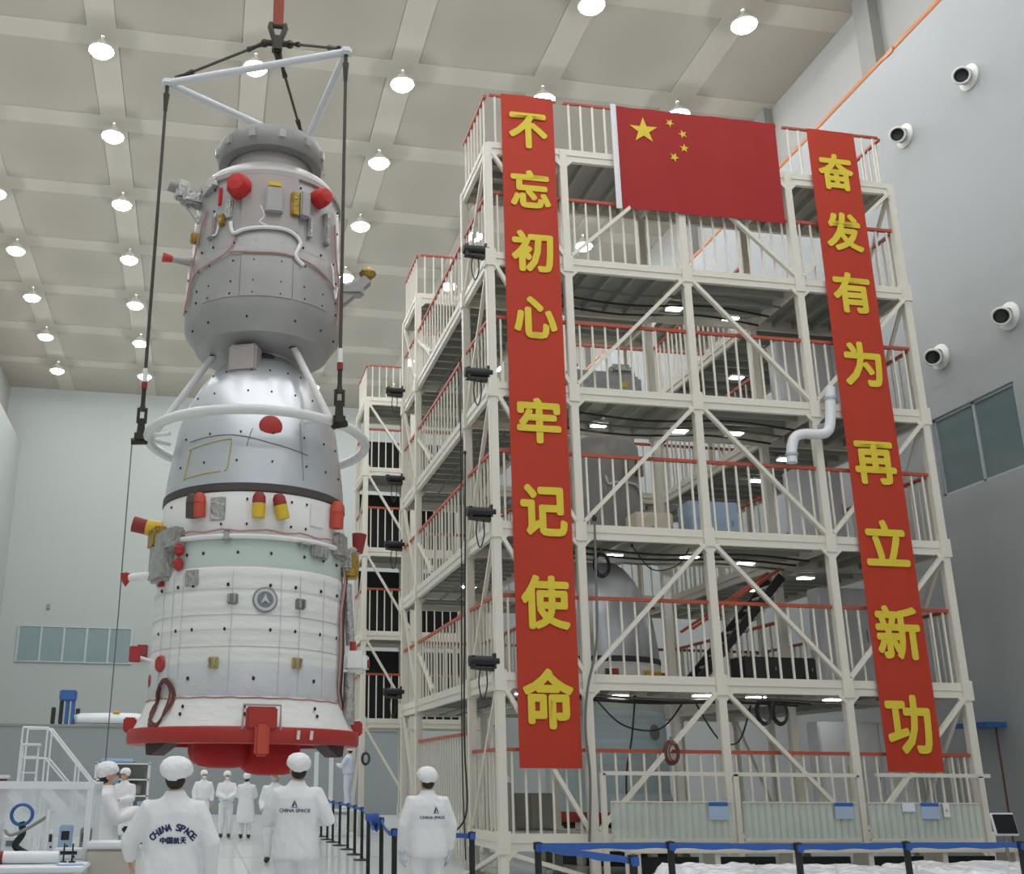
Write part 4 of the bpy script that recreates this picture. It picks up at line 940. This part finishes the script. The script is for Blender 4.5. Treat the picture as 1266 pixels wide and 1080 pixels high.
b = MB(); b.tube([(-1.5, 0, .2), (-1.3, 0, .25), (0, 0, .27), (1.2, 0, .27), (1.4, 0, .25)], [(.02, .2), (.3, .22), (.35, .25), (.35, .25), (.3, .22)], 16); b.build('tank_body', 'cart_white', wt)
MB().bevbox((.35, -.2, .55), (.30, .2, .12), .03).build('warning_lamp', 'yellow', wt)
rb_ = tag(MB().bevbox((-3.29, YB-.12, 7.86), (.56, .2, .72), .03).build('fire_box', 'dark_red'), 'small dark red box fixed on the back wall by the window', 'box')
# ------------------------------------------------------------------ mobile stairs, rack
def stairs(label, loc, dirx=1, rz=0, n=6):
    t = thing('mobile_stairs', label, 'stairs', loc, rz, 'mobile stairs at the left'); H = 1.32; L = 1.15
    MB().bx((-.45, -.3, H-.05), (0, .3, H)).build('landing', 'cart_white', t)
    for k in range(n): z = H*(k+.5)/n-.05; x = L*(1-(k+.5)/n); MB().bx((x-.11, -.28, z), (x+.11, .28, z+.035)).build('step', 'cart_white', t)
    for s in (-1, 1):
        y = s*.31
        MB().bar((0, y, H), (L+.1, y, .05), .04, .12).build('stringer', 'cart_white', t)
        MB().tube([(-.45, y, H+1.1), (0, y, H+1.1), (L+.1, y, 1.02)], .02, 8).build('handrail', 'cart_white', t)
        MB().tube([(-.45, y, H+.55), (0, y, H+.55), (L+.1, y, .55)], .016, 8).build('midrail', 'cart_white', t)
        for x, z0, z1 in ((-.45, 0, H+1.1), (0, 0, H+1.1), (L*.5, H*.5, H*.5+1.12), (L+.1, 0, 1.02)): MB().tube([(x, y, z0), (x, y, z1)], .018, 8).build('upright', 'cart_white', t)
    return t
stairs('white mobile stairs descending to the right behind the work bench', (-2.85, 22, 0))
stairs('white mobile stairs cut off by the left picture edge', (-4.75, 23.4, 0))
ld = thing('step_ladder', 'narrow white step ladder left of the mobile stairs', 'ladder', (-2.92, 20.3, 0))
for s in (-1, 1): MB().bar((s*.15, -.18, 0), (s*.13, 0, 2.05), .03).build('rail', 'cart_white', ld); MB().bar((s*.15, .2, 0), (s*.13, 0, 2.05), .03).build('rear_rail', 'cart_white', ld)
for k in range(7): z = .25+.27*k; MB().box((0, -.18+.18*z/2.05, z), (.29, .08, .025)).build('rung', 'cart_white', ld)
MB().bevbox((0, 0, 2.07), (.34, .14, .05), .015).build('top_plate', 'cart_white', ld)
rk = thing('shelf_rack', 'white shelf rack with blue bundles behind the camera man', 'rack', (-1.68, 26.0, 0))
for x in (-.58, .58):
    for y in (-.25, .25): MB().bx((x-.02, y-.02, 0), (x+.02, y+.02, 1.86)).build('upright', 'cart_white', rk)
for z in (.35, .75, 1.15, 1.50, 1.84): MB().bx((-.6, -.27, z-.03), (.6, .27, z)).build('shelf', 'cart_white', rk)
MB().bx((-.58, .24, .1), (.58, .26, 1.82)).build('back_panel', 'box_grey', rk)
for k, (x, z, w, h, m, l) in enumerate(((-.15, 1.84, .8, .10, 'box_blue', 'pale blue folded bundle on top of the shelf rack'), (.2, .35, .34, .26, 'blue_paint', 'blue bin on the lowest shelf of the rack'), (-.3, .75, .4, .22, 'cart_white', 'white carton on the second shelf of the rack'), (.25, 1.15, .36, .24, 'box_grey', 'grey case on the middle shelf of the rack'))):
    t = thing('storage_bundle', l, 'bundle', (-1.68+x, 26.0, z)); MB().bevbox((0, 0, h/2), (w, .36, h), .04).build('bundle_body', m, t); MB().bx((-w/2-.004, -.03, 0.005), (w/2+.004, .03, h+.004)).build('strap', 'seam', t)
# ------------------------------------------------------------------ left foreground bench
ct = thing('equipment_cart', 'white frame cart loaded with instruments in the left corner', 'cart', (-1.40, 10.6, 0))
for x in (-.75, .48):
    for y in (-.45, .45): MB().bx((x-.025, y-.025, 0), (x+.025, y+.025, 1.49)).build('upright', 'cart_white', ct)
for y in (-.45, .45): MB().bx((-.78, y-.03, 1.44), (.51, y+.03, 1.50)).build('top_rail', 'cart_white', ct)
for x in (-.75, .48): MB().bx((x-.025, -.45, 1.44), (x+.025, .45, 1.49)).build('cross_rail', 'cart_white', ct)
MB().bx((-.72, .44, 1.0), (.46, .45, 1.44)).build('clear_sheet', 'sheet_clear', ct)
for z in (.40, .86): MB().bx((-.77, -.46, z-.04), (.50, .46, z)).build('shelf', 'cart_white', ct)
MB().tube([(.14, -.42, .86), (.14, -.42, 1.27)], .022, 10).build('mast', 'cart_white', ct)
MB().tube(spline([(.14, -.42, 1.22), (-.02, -.40, 1.12), (-.16, -.38, 1.06), (-.22, -.36, 1.10)]), .014, 8).build('swing_arm', 'box_grey', ct)
t = thing('cable_coil', 'blue coiled hose on a black stand on the cart', 'coil', (-1.52, 10.45, .86))
b = MB()
for k in range(4): b.tube([(.09*math.cos(2*PI*j/24), -.02+.012*k, .36+.085*math.sin(2*PI*j/24)) for j in range(24)], .013, 8, closed=True)
b.build('hose', 'blue_paint', t); MB().tube(spline([(0, .0, .30), (.02, 0, .2), (-.03, 0, .1), (.08, .0, .03)]), .03, 8).build('stand_arm', 'black', t); MB().bevbox((-.02, 0, .02), (.22, .2, .05), .01).build('stand_base', 'black', t)
for x, y, w, h, d, m, l in ((-.98, 10.75, .10, .24, .10, 'box_grey', 'tall grey instrument standing on the cart shelf'), (-1.17, 10.85, .12, .26, .1, 'box_blue', 'pale blue instrument standing on the cart shelf'), (-1.31, 10.9, .05, .22, .05, 'cart_white', 'slim white instrument standing on the cart shelf'), (-1.07, 10.3, .26, .09, .22, 'cart_white', 'flat white instrument box at the front of the cart')):
    t = thing('instrument', l, 'instrument', (x, y, .86)); MB().bevbox((0, 0, h/2), (w, d, h), .012).build('case', m, t); MB().bx((-w*.3, -d/2-.004, h*.5), (w*.3, -d/2, h*.8)).build('display', 'screen', t); MB().tube([(w*.2, -d/2-.012, h*.3), (w*.2, -d/2, h*.3)], .01, 8).build('knob', 'black', t)
for x, y, w, h, d, m, l in ((-1.62, 10.85, .2, .16, .2, 'cart_white', 'white meter box at the back left of the cart shelf'), (-1.78, 10.5, .18, .3, .2, 'cart_white', 'tall white meter at the left end of the cart shelf'), (-1.22, 10.45, .14, .07, .12, 'box_blue', 'small pale blue meter in the middle of the cart')):
    t = thing('instrument', l, 'instrument', (x, y, .86)); MB().bevbox((0, 0, h/2), (w, d, h), .012).build('case', m, t); MB().bx((-w*.3, -d/2-.004, h*.5), (w*.3, -d/2, h*.8)).build('display', 'glass_dark', t); MB().tube([(w*.2, -d/2-.012, h*.3), (w*.2, -d/2, h*.3)], .01, 8).build('knob', 'black', t)
for x, w, h, l in ((-1.75, .42, .34, 'left white carton on the lower cart shelf'), (-1.2, .5, .28, 'right white carton on the lower cart shelf')):
    t = thing('carton', l, 'carton', (x, 10.5, .40)); MB().bevbox((0, 0, h/2), (w, .5, h), .015).build('carton_body', 'paper', t); MB().bx((-w/2-.002, -.03, .01), (w/2+.002, .03, h+.003)).build('tape', 'box_beige', t)
t = thing('foil_roll', 'white rolled sheet with red end lying in front of cart', 'roll', (-1.33, 9.75, 0.86)); 
MB().tube([(-.20, 0, .05), (.24, 0, .05)], .05, 16).build('sheet_roll', 'cart_white', t); MB().tube([(-.25, 0, .05), (-.20, 0, .05)], .052, 16).build('end_cap', 'dark_red', t)
bt = thing('work_table', 'low white table in the lower left corner with papers', 'table', (-1.35, 9.7, 0)); MB().bevbox((0, 0, .84), (1.0, .7, .04), .01).build('table_top', 'cart_white', bt)
for x in (-.45, .45):
    for y in (-.3, .3): MB().bx((x-.025, y-.025, 0), (x+.025, y+.025, .82)).build('leg', 'cart_white', bt)
MB().bx((-.46, -.31, .55), (.46, -.29, .82)).build('apron_sheet', 'box_blue', bt)
for x, y, a, l in ((-.98, 9.62, .2, 'loose paper sheet nearest the crate on the low white table'), (-1.12, 9.78, -.3, 'loose paper sheet behind on the low white table')):
    t = tag(MB().box((0, 0, .002), (.21, .15, .004)).build('paper_sheet', 'paper_blue' if a > 0 else 'paper', None, (x, y, .86)), l, 'paper'); t.rotation_euler.z = a
for x, l in ((-1.07, 'left thin black rod standing on the low table'), (-1.0, 'right thin black rod standing on the low table')):
    t = thing('rod', l, 'rod', (x, 9.9, .86)); MB().tube([(0, 0, 0.01), (0, 0, .15)], .007, 6).build('shaft', 'black', t); MB().lathe([(.001, 0), (.03, 0), (.03, .01), (.01, .015)], 12).build('base', 'black', t)
t = thing('grey_case', 'grey box in the bottom left corner of the picture', 'case', (-1.72, 9.62, .86)); MB().bevbox((0, 0, .055), (.22, .2, .11), .02).build('case_body', 'box_grey', t); MB().tube([(-.05, -.11, .08), (0, -.13, .085), (.05, -.11, .08)], .006, 6).build('handle', 'black', t)
cr_ = thing('crate', 'beige equipment crate between the camera man and the near man', 'crate', (-.70, 10.2, 0)); MB().bevbox((0, 0, .48), (.40, .44, .96), .02).build('crate_body', 'beige', cr_); MB().bevbox((0, 0, .985), (.42, .46, .05), .015).build('lid', 'cart_white', cr_)
for z in (.3, .65): MB().bx((-.202, -.225, z), (.202, -.218, z+.04)).build('batten', 'box_beige', cr_)
rd = thing('tool_chest', 'dark red chest at the left edge behind the cart', 'chest', (-3.35, 19.0, 0)); MB().bevbox((0, 0, .75), (.6, .4, 1.5), .03).build('chest_body', 'dark_red', rd); MB().bevbox((0, 0, 1.53), (.64, .44, .06), .02).build('lid', 'cart_white', rd)
# ------------------------------------------------------------------ queue barriers
bp_ = MB().lathe([(.001, 0), (.17, 0), (.17, .02), (.05, .035), (.032, .05), (.032, .93), (.042, .94), (.042, 1.0), (.001, 1.01)], 16).mesh('stanchion_post', 'black')
def stanchion(x, y, label, group): 
    t = thing('barrier_post', label, 'barrier', (x, y, 0), 0, group); link('pole', bp_, t); MB().bevbox((0, -.045, .955), (.06, .03, .07), .008).build('belt_head', 'belt_blue', t); return t
def belt(p, q, label, z=.955, sag=.0, h=.055):
    a = Vector((*p, z)); c = Vector((*q, z)); d = (c-a).normalized(); a += d*.045; c -= d*.045; n = 12; nrm = Vector((-d.y, d.x, 0))*.004; vs = []
    for i in range(n+1):
        w = a+(c-a)*i/n-Vector((0, 0, sag*4*(i/n)*(1-i/n))); tw = h*(1-.25*math.sin(i*1.3))
        vs += [w+nrm+Vector((0, 0, h/2)), w+nrm-Vector((0, 0, tw/2)), w-nrm-Vector((0, 0, tw/2)), w-nrm+Vector((0, 0, h/2))]
    fs = [(i*4+k, i*4+(k+1) % 4, i*4+4+(k+1) % 4, i*4+4+k) for i in range(n) for k in range(4)]
    b = MB(); b._add(vs, fs); o = b.build('barrier_belt', 'belt_blue', None, smooth=0)
    return tag(o, label, 'belt', 'blue barrier belts')
nb = ['nearest', 'second', 'third', 'fourth', 'fifth', 'sixth', 'seventh']
yy = [22.5, 24.1, 25.8, 27.3, 28.7, 29.9, 31.4]
for k, y in enumerate(yy): stanchion(3.3+.16*min(1, k/2), y, 'black barrier post along the far aisle, %s in line' % nb[k], 'aisle barrier posts')
for k in range(6): belt((3.3+.16*min(1, k/2), yy[k]), (3.3+.16*min(1, (k+1)/2), yy[k+1]), 'barrier belt on the far aisle, %s span from us' % nb[k])
stanchion(2.76, 18.1, 'black barrier post just left of the third man, farther one', 'barrier posts by the near tower'); stanchion(2.71, 16.5, 'black barrier post just left of the third man, nearer one', 'barrier posts by the near tower'); stanchion(2.27, 12.9, 'black barrier post right behind the third man, left side', 'barrier posts by the near tower'); stanchion(3.0, 12.15, 'black barrier post right of the third man', 'barrier posts by the near tower')
belt((2.76, 18.1), (3.3, 22.5), 'barrier belt from the near posts to the far aisle'); belt((2.76, 18.1), (2.71, 16.5), 'sagging bunched belt left of the third man', sag=.12, h=.12); belt((2.71, 16.5), (2.27, 12.9), 'barrier belt passing behind the third man', sag=.06); belt((2.27, 12.9), (3.0, 12.15), 'short barrier belt behind the third man to his right')
for dz, l in ((.0, 'bunched blue belt roll draped between the two posts left of third man'),):
    t = thing('belt_bundle', l, 'belt', (2.735+dz*1.6, 17.3, .93+dz*1.5)); b = MB()
    for k in range(4): b.tube(spline([(-.12, -.5, .02*k), (.06*math.sin(k+dz*30), -.15, -.05-.02*k), (.1, .25, -.03+.03*k), (-.05, .6, .02)]), [(.012, .04)]*19, 8)
    b.build('bundled_belt', 'belt_blue', t)
rp_ = [(3.13, 10.15), (4.47, 10.25), (5.62, 9.97), (6.90, 10.2), (8.16, 10.2)]
for k, (x, y) in enumerate(rp_): stanchion(x, y, 'black barrier post in the front right row, %s from left' % ['first', 'second', 'third', 'fourth', 'fifth'][k], 'front right barrier posts')
for k in range(4): belt(rp_[k], rp_[k+1], 'blue barrier belt in the front right row, %s span from left' % ['first', 'second', 'third', 'fourth'][k], z=.965)
stanchion(3.37, 8.45, 'short black barrier post nearest us below the left banner', 'front right barrier posts'); belt((3.13, 10.15), (3.37, 8.45), 'blue barrier belt running toward us below the left banner')
# ------------------------------------------------------------------ low fence of ribbed panels
fc = thing('panel_fence', 'low fence of ribbed translucent panels before the tower', 'fence', (0, 16.6, 0))
MB().bx((6.2, -.03, 1.63), (10.53, .03, 1.69)).build('top_bar', 'steel_cream', fc, smooth=0); MB().bx((10.85, -.03, 1.64), (12.9, .03, 1.70)).build('top_bar', 'steel_cream', fc, smooth=0)
for x in (6.2, 8.4, 10.53, 12.72): MB().bx((x-.04, -.03, 0), (x+.04, .03, 1.66)).build('fence_post', 'steel_cream', fc, smooth=0)
for x0, x1 in ((6.3, 8.31), (8.48, 10.46), (10.63, 12.62)):
    b = MB(); n = 34; vs = []; 
    for i in range(n+1):
        x = x0+(x1-x0)*i/n; y = .012*(1 if i % 2 else -1); vs += [(x, y-.004, .70), (x, y-.004, 1.23), (x, y+.004, .70), (x, y+.004, 1.23)]
    b._add(vs, [f for i in range(n) for f in ((i*4, i*4+4, i*4+5, i*4+1), (i*4+2, i*4+3, i*4+7, i*4+6), (i*4+1, i*4+5, i*4+7, i*4+3), (i*4, i*4+2, i*4+6, i*4+4))])
    pn = b.build('ribbed_panel', 'panel_clear', fc, smooth=0); MB().bx((x0, -.02, .66), (x1, .02, .70)).bx((x0, -.02, 1.23), (x1, .02, 1.25)).build('panel_edge', 'steel_cream', pn, smooth=0)
for x0, x1, z0, z1, m, l in ((7.90, 8.22, .98, 1.24, 'paper_blue', 'blue headed notice on the left fence panel'), (10.04, 10.36, 1.0, 1.24, 'paper_blue', 'blue headed notice on the middle fence panel'), (11.22, 11.45, 1.11, 1.245, 'paper', 'small white notice on the right fence panel'), (11.55, 11.87, 1.0, 1.245, 'paper_blue', 'blue headed notice on the right fence panel'), (11.95, 12.06, 1.03, 1.245, 'paper', 'narrow notice with yellow mark on the right fence panel')):
    t = thing('notice', l, 'notice', ((x0+x1)/2, 16.56, z0), 0); w = x1-x0; h = z1-z0; MB().bx((-w/2, 0, 0), (w/2, .006, h)).build('sheet', 'paper' if m == 'paper' else 'box_blue', t, smooth=0)
    if m == 'paper_blue': MB().bx((-w/2, -.003, h*.78), (w/2, 0, h)).build('header_band', 'belt_blue', t, smooth=0)
    if 'yellow' in l: MB().prism([(-.03, .08), (.03, .08), (0, .14)], 0, .003, lambda p: Vector((p.x, -.003+p.z, p.y))).build('warning_mark', 'paper_yellow', t, smooth=0)
# wrapped equipment on dollies
for x0, x1, y0, y1, l, sd in ((5.9, 9.0, 12.3, 14.3, 'long plastic wrapped equipment on a low dolly, left of two', 1), (9.3, 12.6, 12.5, 14.6, 'long plastic wrapped equipment on a low dolly, right of two', 5)):
    t = thing('wrapped_equipment', l, 'equipment', ((x0+x1)/2, (y0+y1)/2, 0)); w, d = x1-x0, y1-y0; nx, ny = 70, 36; b = MB(); vs = []; fs = []
    for i in range(nx+1):
        for j in range(ny+1):
            u, v = i/nx, j/ny; x, y = -w/2+w*u, -d/2+d*v; e = min(u, 1-u)*w; g2 = min(v, 1-v)*d; edge = min(1, min(e, g2)/.12)
            z = .26+.25*edge**.6+.05*noise.noise(Vector((x*2.5+sd, y*3, sd)))*edge+.02*noise.noise(Vector((x*9, y*9+sd, 1))); vs.append((x, y, z))
    fs = [(i*(ny+1)+j, (i+1)*(ny+1)+j, (i+1)*(ny+1)+j+1, i*(ny+1)+j+1) for i in range(nx) for j in range(ny)]; b._add(vs, fs); b.build('plastic_sheet', 'wrap_plastic', t, smooth=60)
    MB().bx((-w/2+.05, -d/2+.05, .16), (w/2-.05, d/2-.05, .27)).build('dolly_frame', 'steel_cream', t)
    for sx in (-1, 1):
        for sy in (-1, 1): MB().tube([(sx*(w/2-.2), sy*(d/2-.2)-.03, .08), (sx*(w/2-.2), sy*(d/2-.2)+.03, .08)], .08, 14).build('wheel', 'black', t)
    for k in range(3): MB().tube([(-w/2+w*(k+.5)/3, -d/2+.1, .48), (-w/2+w*(k+.5)/3, -d/2+.1, .64)], .015, 8).build('clamp_pin', 'cart_white', t)
sd_ = thing('side_table', 'grey low bench with dark gaps behind the front belts', 'bench', (9.2, 15.55, 0)); MB().bevbox((0, 0, .60), (6.2, .5, .06), .01).build('bench_top', 'steel_cream', sd_)
for k in range(6): MB().bx((-3.0+1.2*k-.04, -.2, 0), (-3.0+1.2*k+.04, .2, .58)).build('bench_leg', 'steel_cream', sd_)
for k in range(5): MB().bx((-2.9+1.2*k, .1, .12), (-1.95+1.2*k, .14, .5)).build('gap_shade', 'dark_void', sd_)  # dark sheets between the legs stand in for the shade in the gaps
mo = thing('monitor', 'dark tilted monitor on a stand at the right edge', 'monitor', (11.78, 15.0, 0)); R = Matrix.Rotation(math.radians(-12), 3, 'X')
MB().bevbox((0, 0, .98), (.38, .04, .32), .01, R).build('screen_case', 'cart_white', mo); MB().box((0, -.024, .985), (.34, .01, .27), R).build('screen', 'screen', mo); MB().tube([(0, .02, 0.03), (0, .02, .86)], .025, 10).build('stand_pole', 'box_grey', mo); MB().lathe([(.001, 0), (.22, 0), (.2, .03), (.03, .05)], 18).build('stand_base', 'box_grey', mo)
bb = thing('wall_bracket', 'flat blue shelf bracket on the right wall', 'bracket', (XR, 20.6, 2.7)); MB().bx((-.45, -.5, -.05), (0, .55, .05)).build('shelf_plate', 'blue_paint', bb); MB().tube([(-.1, -.3, -.04), (-.1, -.28, -2.68)], .02, 8).build('down_pipe', 'brown_cable', bb)
# ------------------------------------------------------------------ gear on the tower
def cabinet(label, x0, x1, y0, y1, z, h, m, doors=1):
    t = thing('cabinet', label, 'cabinet', ((x0+x1)/2, (y0+y1)/2, z)); w, d = x1-x0, y1-y0; MB().bevbox((0, 0, h/2), (w, d, h), .02).build('body', m, t)
    for k in range(doors):
        dw = w/doors; q = MB().bevbox((-w/2+dw*(k+.5), -d/2-.008, h/2), (dw-.03, .016, h-.06), .006).build('door', m, t); MB().bx((-w/2+dw*(k+.85), -d/2-.03, h*.45), (-w/2+dw*(k+.85)+.015, -d/2-.016, h*.58)).build('handle', 'box_grey', q)
cabinet('beige two door box on the second deck behind the railing', 7.92, 8.68, 18.75, 19.25, 5.82, .62, 'box_beige', 2)
cabinet('pale blue box on the second deck right of the middle post', 9.0, 10.0, 18.7, 19.25, 5.82, .88, 'box_blue', 1)
cabinet('tall white cabinet on the second deck beside the right banner', 11.35, 12.35, 18.8, 19.3, 5.82, 1.7, 'cart_white', 2)
cabinet('tall white cabinet on the third deck behind the right banner', 11.3, 13.1, 18.9, 19.3, 8.39, 1.9, 'cart_white', 3)
cabinet('tall white cabinet on the first deck behind the right banner', 11.6, 13.1, 18.9, 19.3, 3.25, 1.9, 'cart_white', 3)
cabinet('tall white cabinet on the lowest deck behind the right banner', 11.3, 13.1, 18.9, 19.3, .73, 1.9, 'cart_white', 3)
cabinet('dark machine case on the first deck right of the middle post', 9.4, 10.8, 17.9, 18.4, 3.25, .42, 'dark_void', 2)
cabinet('grey instrument case on the third deck beside the middle post', 8.95, 10.4, 18.8, 19.3, 8.39, .55, 'box_grey', 3)
cabinet('dark case on the lowest deck left of the first bay', 5.2, 6.1, 18.7, 19.2, .73, .6, 'box_grey', 2)
gm_ = thing('wrapped_machine', 'grey foil wrapped machine with yellow tag on the third deck', 'machine', (7.5, 18.95, 8.39))
MB().bevbox((0, 0, .45), (1.5, .5, .9), .12).build('machine_body', 'wrap_grey', gm_); MB().bevbox((.35, -.02, .95), (.5, .4, .24), .08).build('machine_top', 'foil', gm_); MB().tube([(-.75, -.1, .3), (-.9, -.15, .7), (-.6, -.2, .98)], .04, 8).build('hose', 'cable_grey', gm_); MB().bx((.25, -.262, .55), (.40, -.256, .66)).build('yellow_tag', 'yellow', gm_)
dc = thing('vent_duct', 'white bent ventilation duct on the tower front beside the right banner', 'duct', (10.9, 17.22, 7.1))
MB().tube(spline([(.40, 0, 1.52), (.34, 0, .95), (.25, 0, .66), (.05, 0, .58), (-.25, 0, .57), (-.44, 0, .48), (-.52, 0, .25), (-.54, 0, .0)]), .095, 14).build('duct_pipe', 'cart_white', dc)
MB().bx((.2, .0, .75), (.26, .22, .82)).bx((.17, .10, .74), (.29, .22, .83)).build('wall_clip', 'frame_alu', dc)
for z, x in ((1.3, .38), (.15, -.53)): MB().lathe([(.10, -.03), (.115, -.02), (.115, .02), (.10, .03)], 18, (x, 0, z)).build('duct_clamp', 'frame_alu', dc)
def cable(pts, label, r=.016, m='cable_black'):
    p0 = Vector(pts[-1]); t = thing('hanging_cable', label, 'cable', tuple(p0)); MB().tube([Vector(p)-p0 for p in spline(pts)], r, 6).build('cable_run', m, t); MB().ell(Vector(pts[0])-p0, (r*2, r*2, r*3), 8, 6).build('cable_clip', 'dark_metal', t)
cable([(6.55, 17.3, 5.9), (6.53, 17.3, 5.05), (6.48, 17.3, 3.81), (6.28, 17.3, 3.0), (6.21, 17.3, 2.36), (6.25, 17.3, 1.6), (6.19, 17.3, .62)], 'thick grey green cable hanging beside the left banner', .022, 'cable_grey')
cable([(4.72, 19.2, 7.55), (4.69, 19.2, 5.33), (4.63, 19.2, 2.42), (4.66, 19.2, 1.05), (4.41, 19.2, .66)], 'black cable hanging down the left side of near tower', .016)
cable([(4.72, 19.5, 9.6), (4.70, 19.5, 6.0), (4.66, 19.5, 2.2), (4.7, 19.5, .2)], 'second black cable down the left side of near tower', .012)
cable([(7.0, 18.9, 2.95), (7.5, 18.9, 2.5), (8.2, 18.9, 2.45), (8.7, 18.9, 2.95)], 'black cable sagging under the first deck left bay', .016)
cable([(8.9, 18.9, 2.95), (9.3, 18.9, 2.3), (9.7, 18.9, 2.25), (10.0, 18.9, 2.9)], 'black cable sagging under the first deck right bay', .016)
cable([(7.75, 18.9, 2.98), (7.65, 18.9, 2.3), (7.5, 18.9, 1.6), (7.5, 18.9, .75)], 'black cable dropping to the lowest deck', .018)
cable([(7.5, 18.0, 5.6), (7.9, 18.1, 5.2), (8.4, 18.1, 5.3), (8.6, 18, 5.6)], 'black cable loop under the second deck left bay', .012)
def coil(label, loc, r=.15, n=4, m='cable_black', sq=1.5):
    t = thing('cable_coil', label, 'coil', loc); b = MB()
    for k in range(n): b.tube([((r-.012*k)*math.cos(2*PI*j/20)+.02*math.sin(k*2), -.015*k, sq*(r-.01*k)*math.sin(2*PI*j/20)) for j in range(20)], .014, 6, closed=True)
    b.build('coiled_cable', m, t); MB().tube([(0, -.02, sq*r-.03), (0, -.02, sq*r+.06)], .018, 6).build('tie', 'cable_grey', t)
coil('black cable coil hanging under the second deck near the banner', (6.9, 18.0, 5.22)); coil('left black cable coil hanging under the first deck', (9.75, 18.0, 2.72)); coil('right black cable coil hanging under the first deck', (10.05, 18.0, 2.72)); coil('dark cable coil over the lowest front railing', (7.72, 17.42, 2.0), .13, 5, 'brown_cable'); coil('small coil on the lower post of the far tower', (4.80, 32.2, 2.1), .12)
wr_ = thing('wrapped_stand', 'grey plastic wrapped stand behind the left tower corner', 'stand', (5.2, 18.5, .73)); MB().tube([(0, 0, 0), (.01, 0, .3), (-.01, 0, .65), (0, 0, .85)], [.14, .13, .11, .06], 14).build('wrapping', 'wrap_grey', wr_); MB().ell((0, -.02, .78), (.07, .06, .1), 10, 8).build('white_knob', 'cart_white', wr_)
st_ = thing('step_platform', 'low white standing platform beside the far tower foot', 'platform', (4.12, 31.5, 0)); MB().bevbox((0, 0, .69), (1.0, .7, .06), .015).build('tread', 'cart_white', st_)
for x in (-.45, .45):
    for y in (-.3, .3): MB().bx((x-.03, y-.03, 0), (x+.03, y+.03, .66)).build('leg', 'cart_white', st_)
for x in (-.45, -.25): MB().bar((x, -.3, .1), (x, .3, .6), .03).build('brace', 'cart_white', st_)
for x, l in ((2.6, 'left slim white mast beyond the far aisle'), (3.05, 'right slim white mast beyond the far aisle')):
    t = thing('mast', l, 'mast', (x+.9, 33.5, 0)); MB().bx((-.06, -.06, .03), (.06, .06, 2.3)).build('column', 'cart_white', t); MB().bx((-.2, -.2, 0), (.2, .2, .04)).build('foot', 'cart_white', t)
lt = thing('floor_lamp', 'pale lamp post with round head behind near tower corner', 'lamp', (5.6, 20.6, 0)); MB().tube([(0, 0, .03), (0, 0, 2.45)], .05, 12).build('pole', 'mint', lt); MB().lathe([(.001, 2.56), (.12, 2.55), (.17, 2.50), (.15, 2.45), (.001, 2.44)], 20).build('lamp_head', 'lamp_shell', lt); MB().lathe([(.001, 0), (.2, 0), (.2, .03), (.05, .05)], 18).build('base', 'mint', lt)
# stairs inside the tower, first storey, right bays
s_in = thing('inner_stairs', 'steel stairs with red handrail inside the tower first storey', 'stairs', (9.0, 16.15, 3.25))
for k in range(9): MB().bx((.0+.2*k, 2.6, .1+.22*k), (.22+.2*k, 3.1, .14+.22*k)).build('tread', 'deck_grey', s_in)
for y in (2.6, 3.1): MB().bar((-.1, y, 0), (1.8, y, 2.05), .05, .16).build('stringer', 'dark_metal', s_in); MB().bar((-.1, y, 1.0), (1.8, y, 2.2), .05, .05).build('handrail', 'rail_red', s_in)

bpy.data.scenes.remove(TMP)
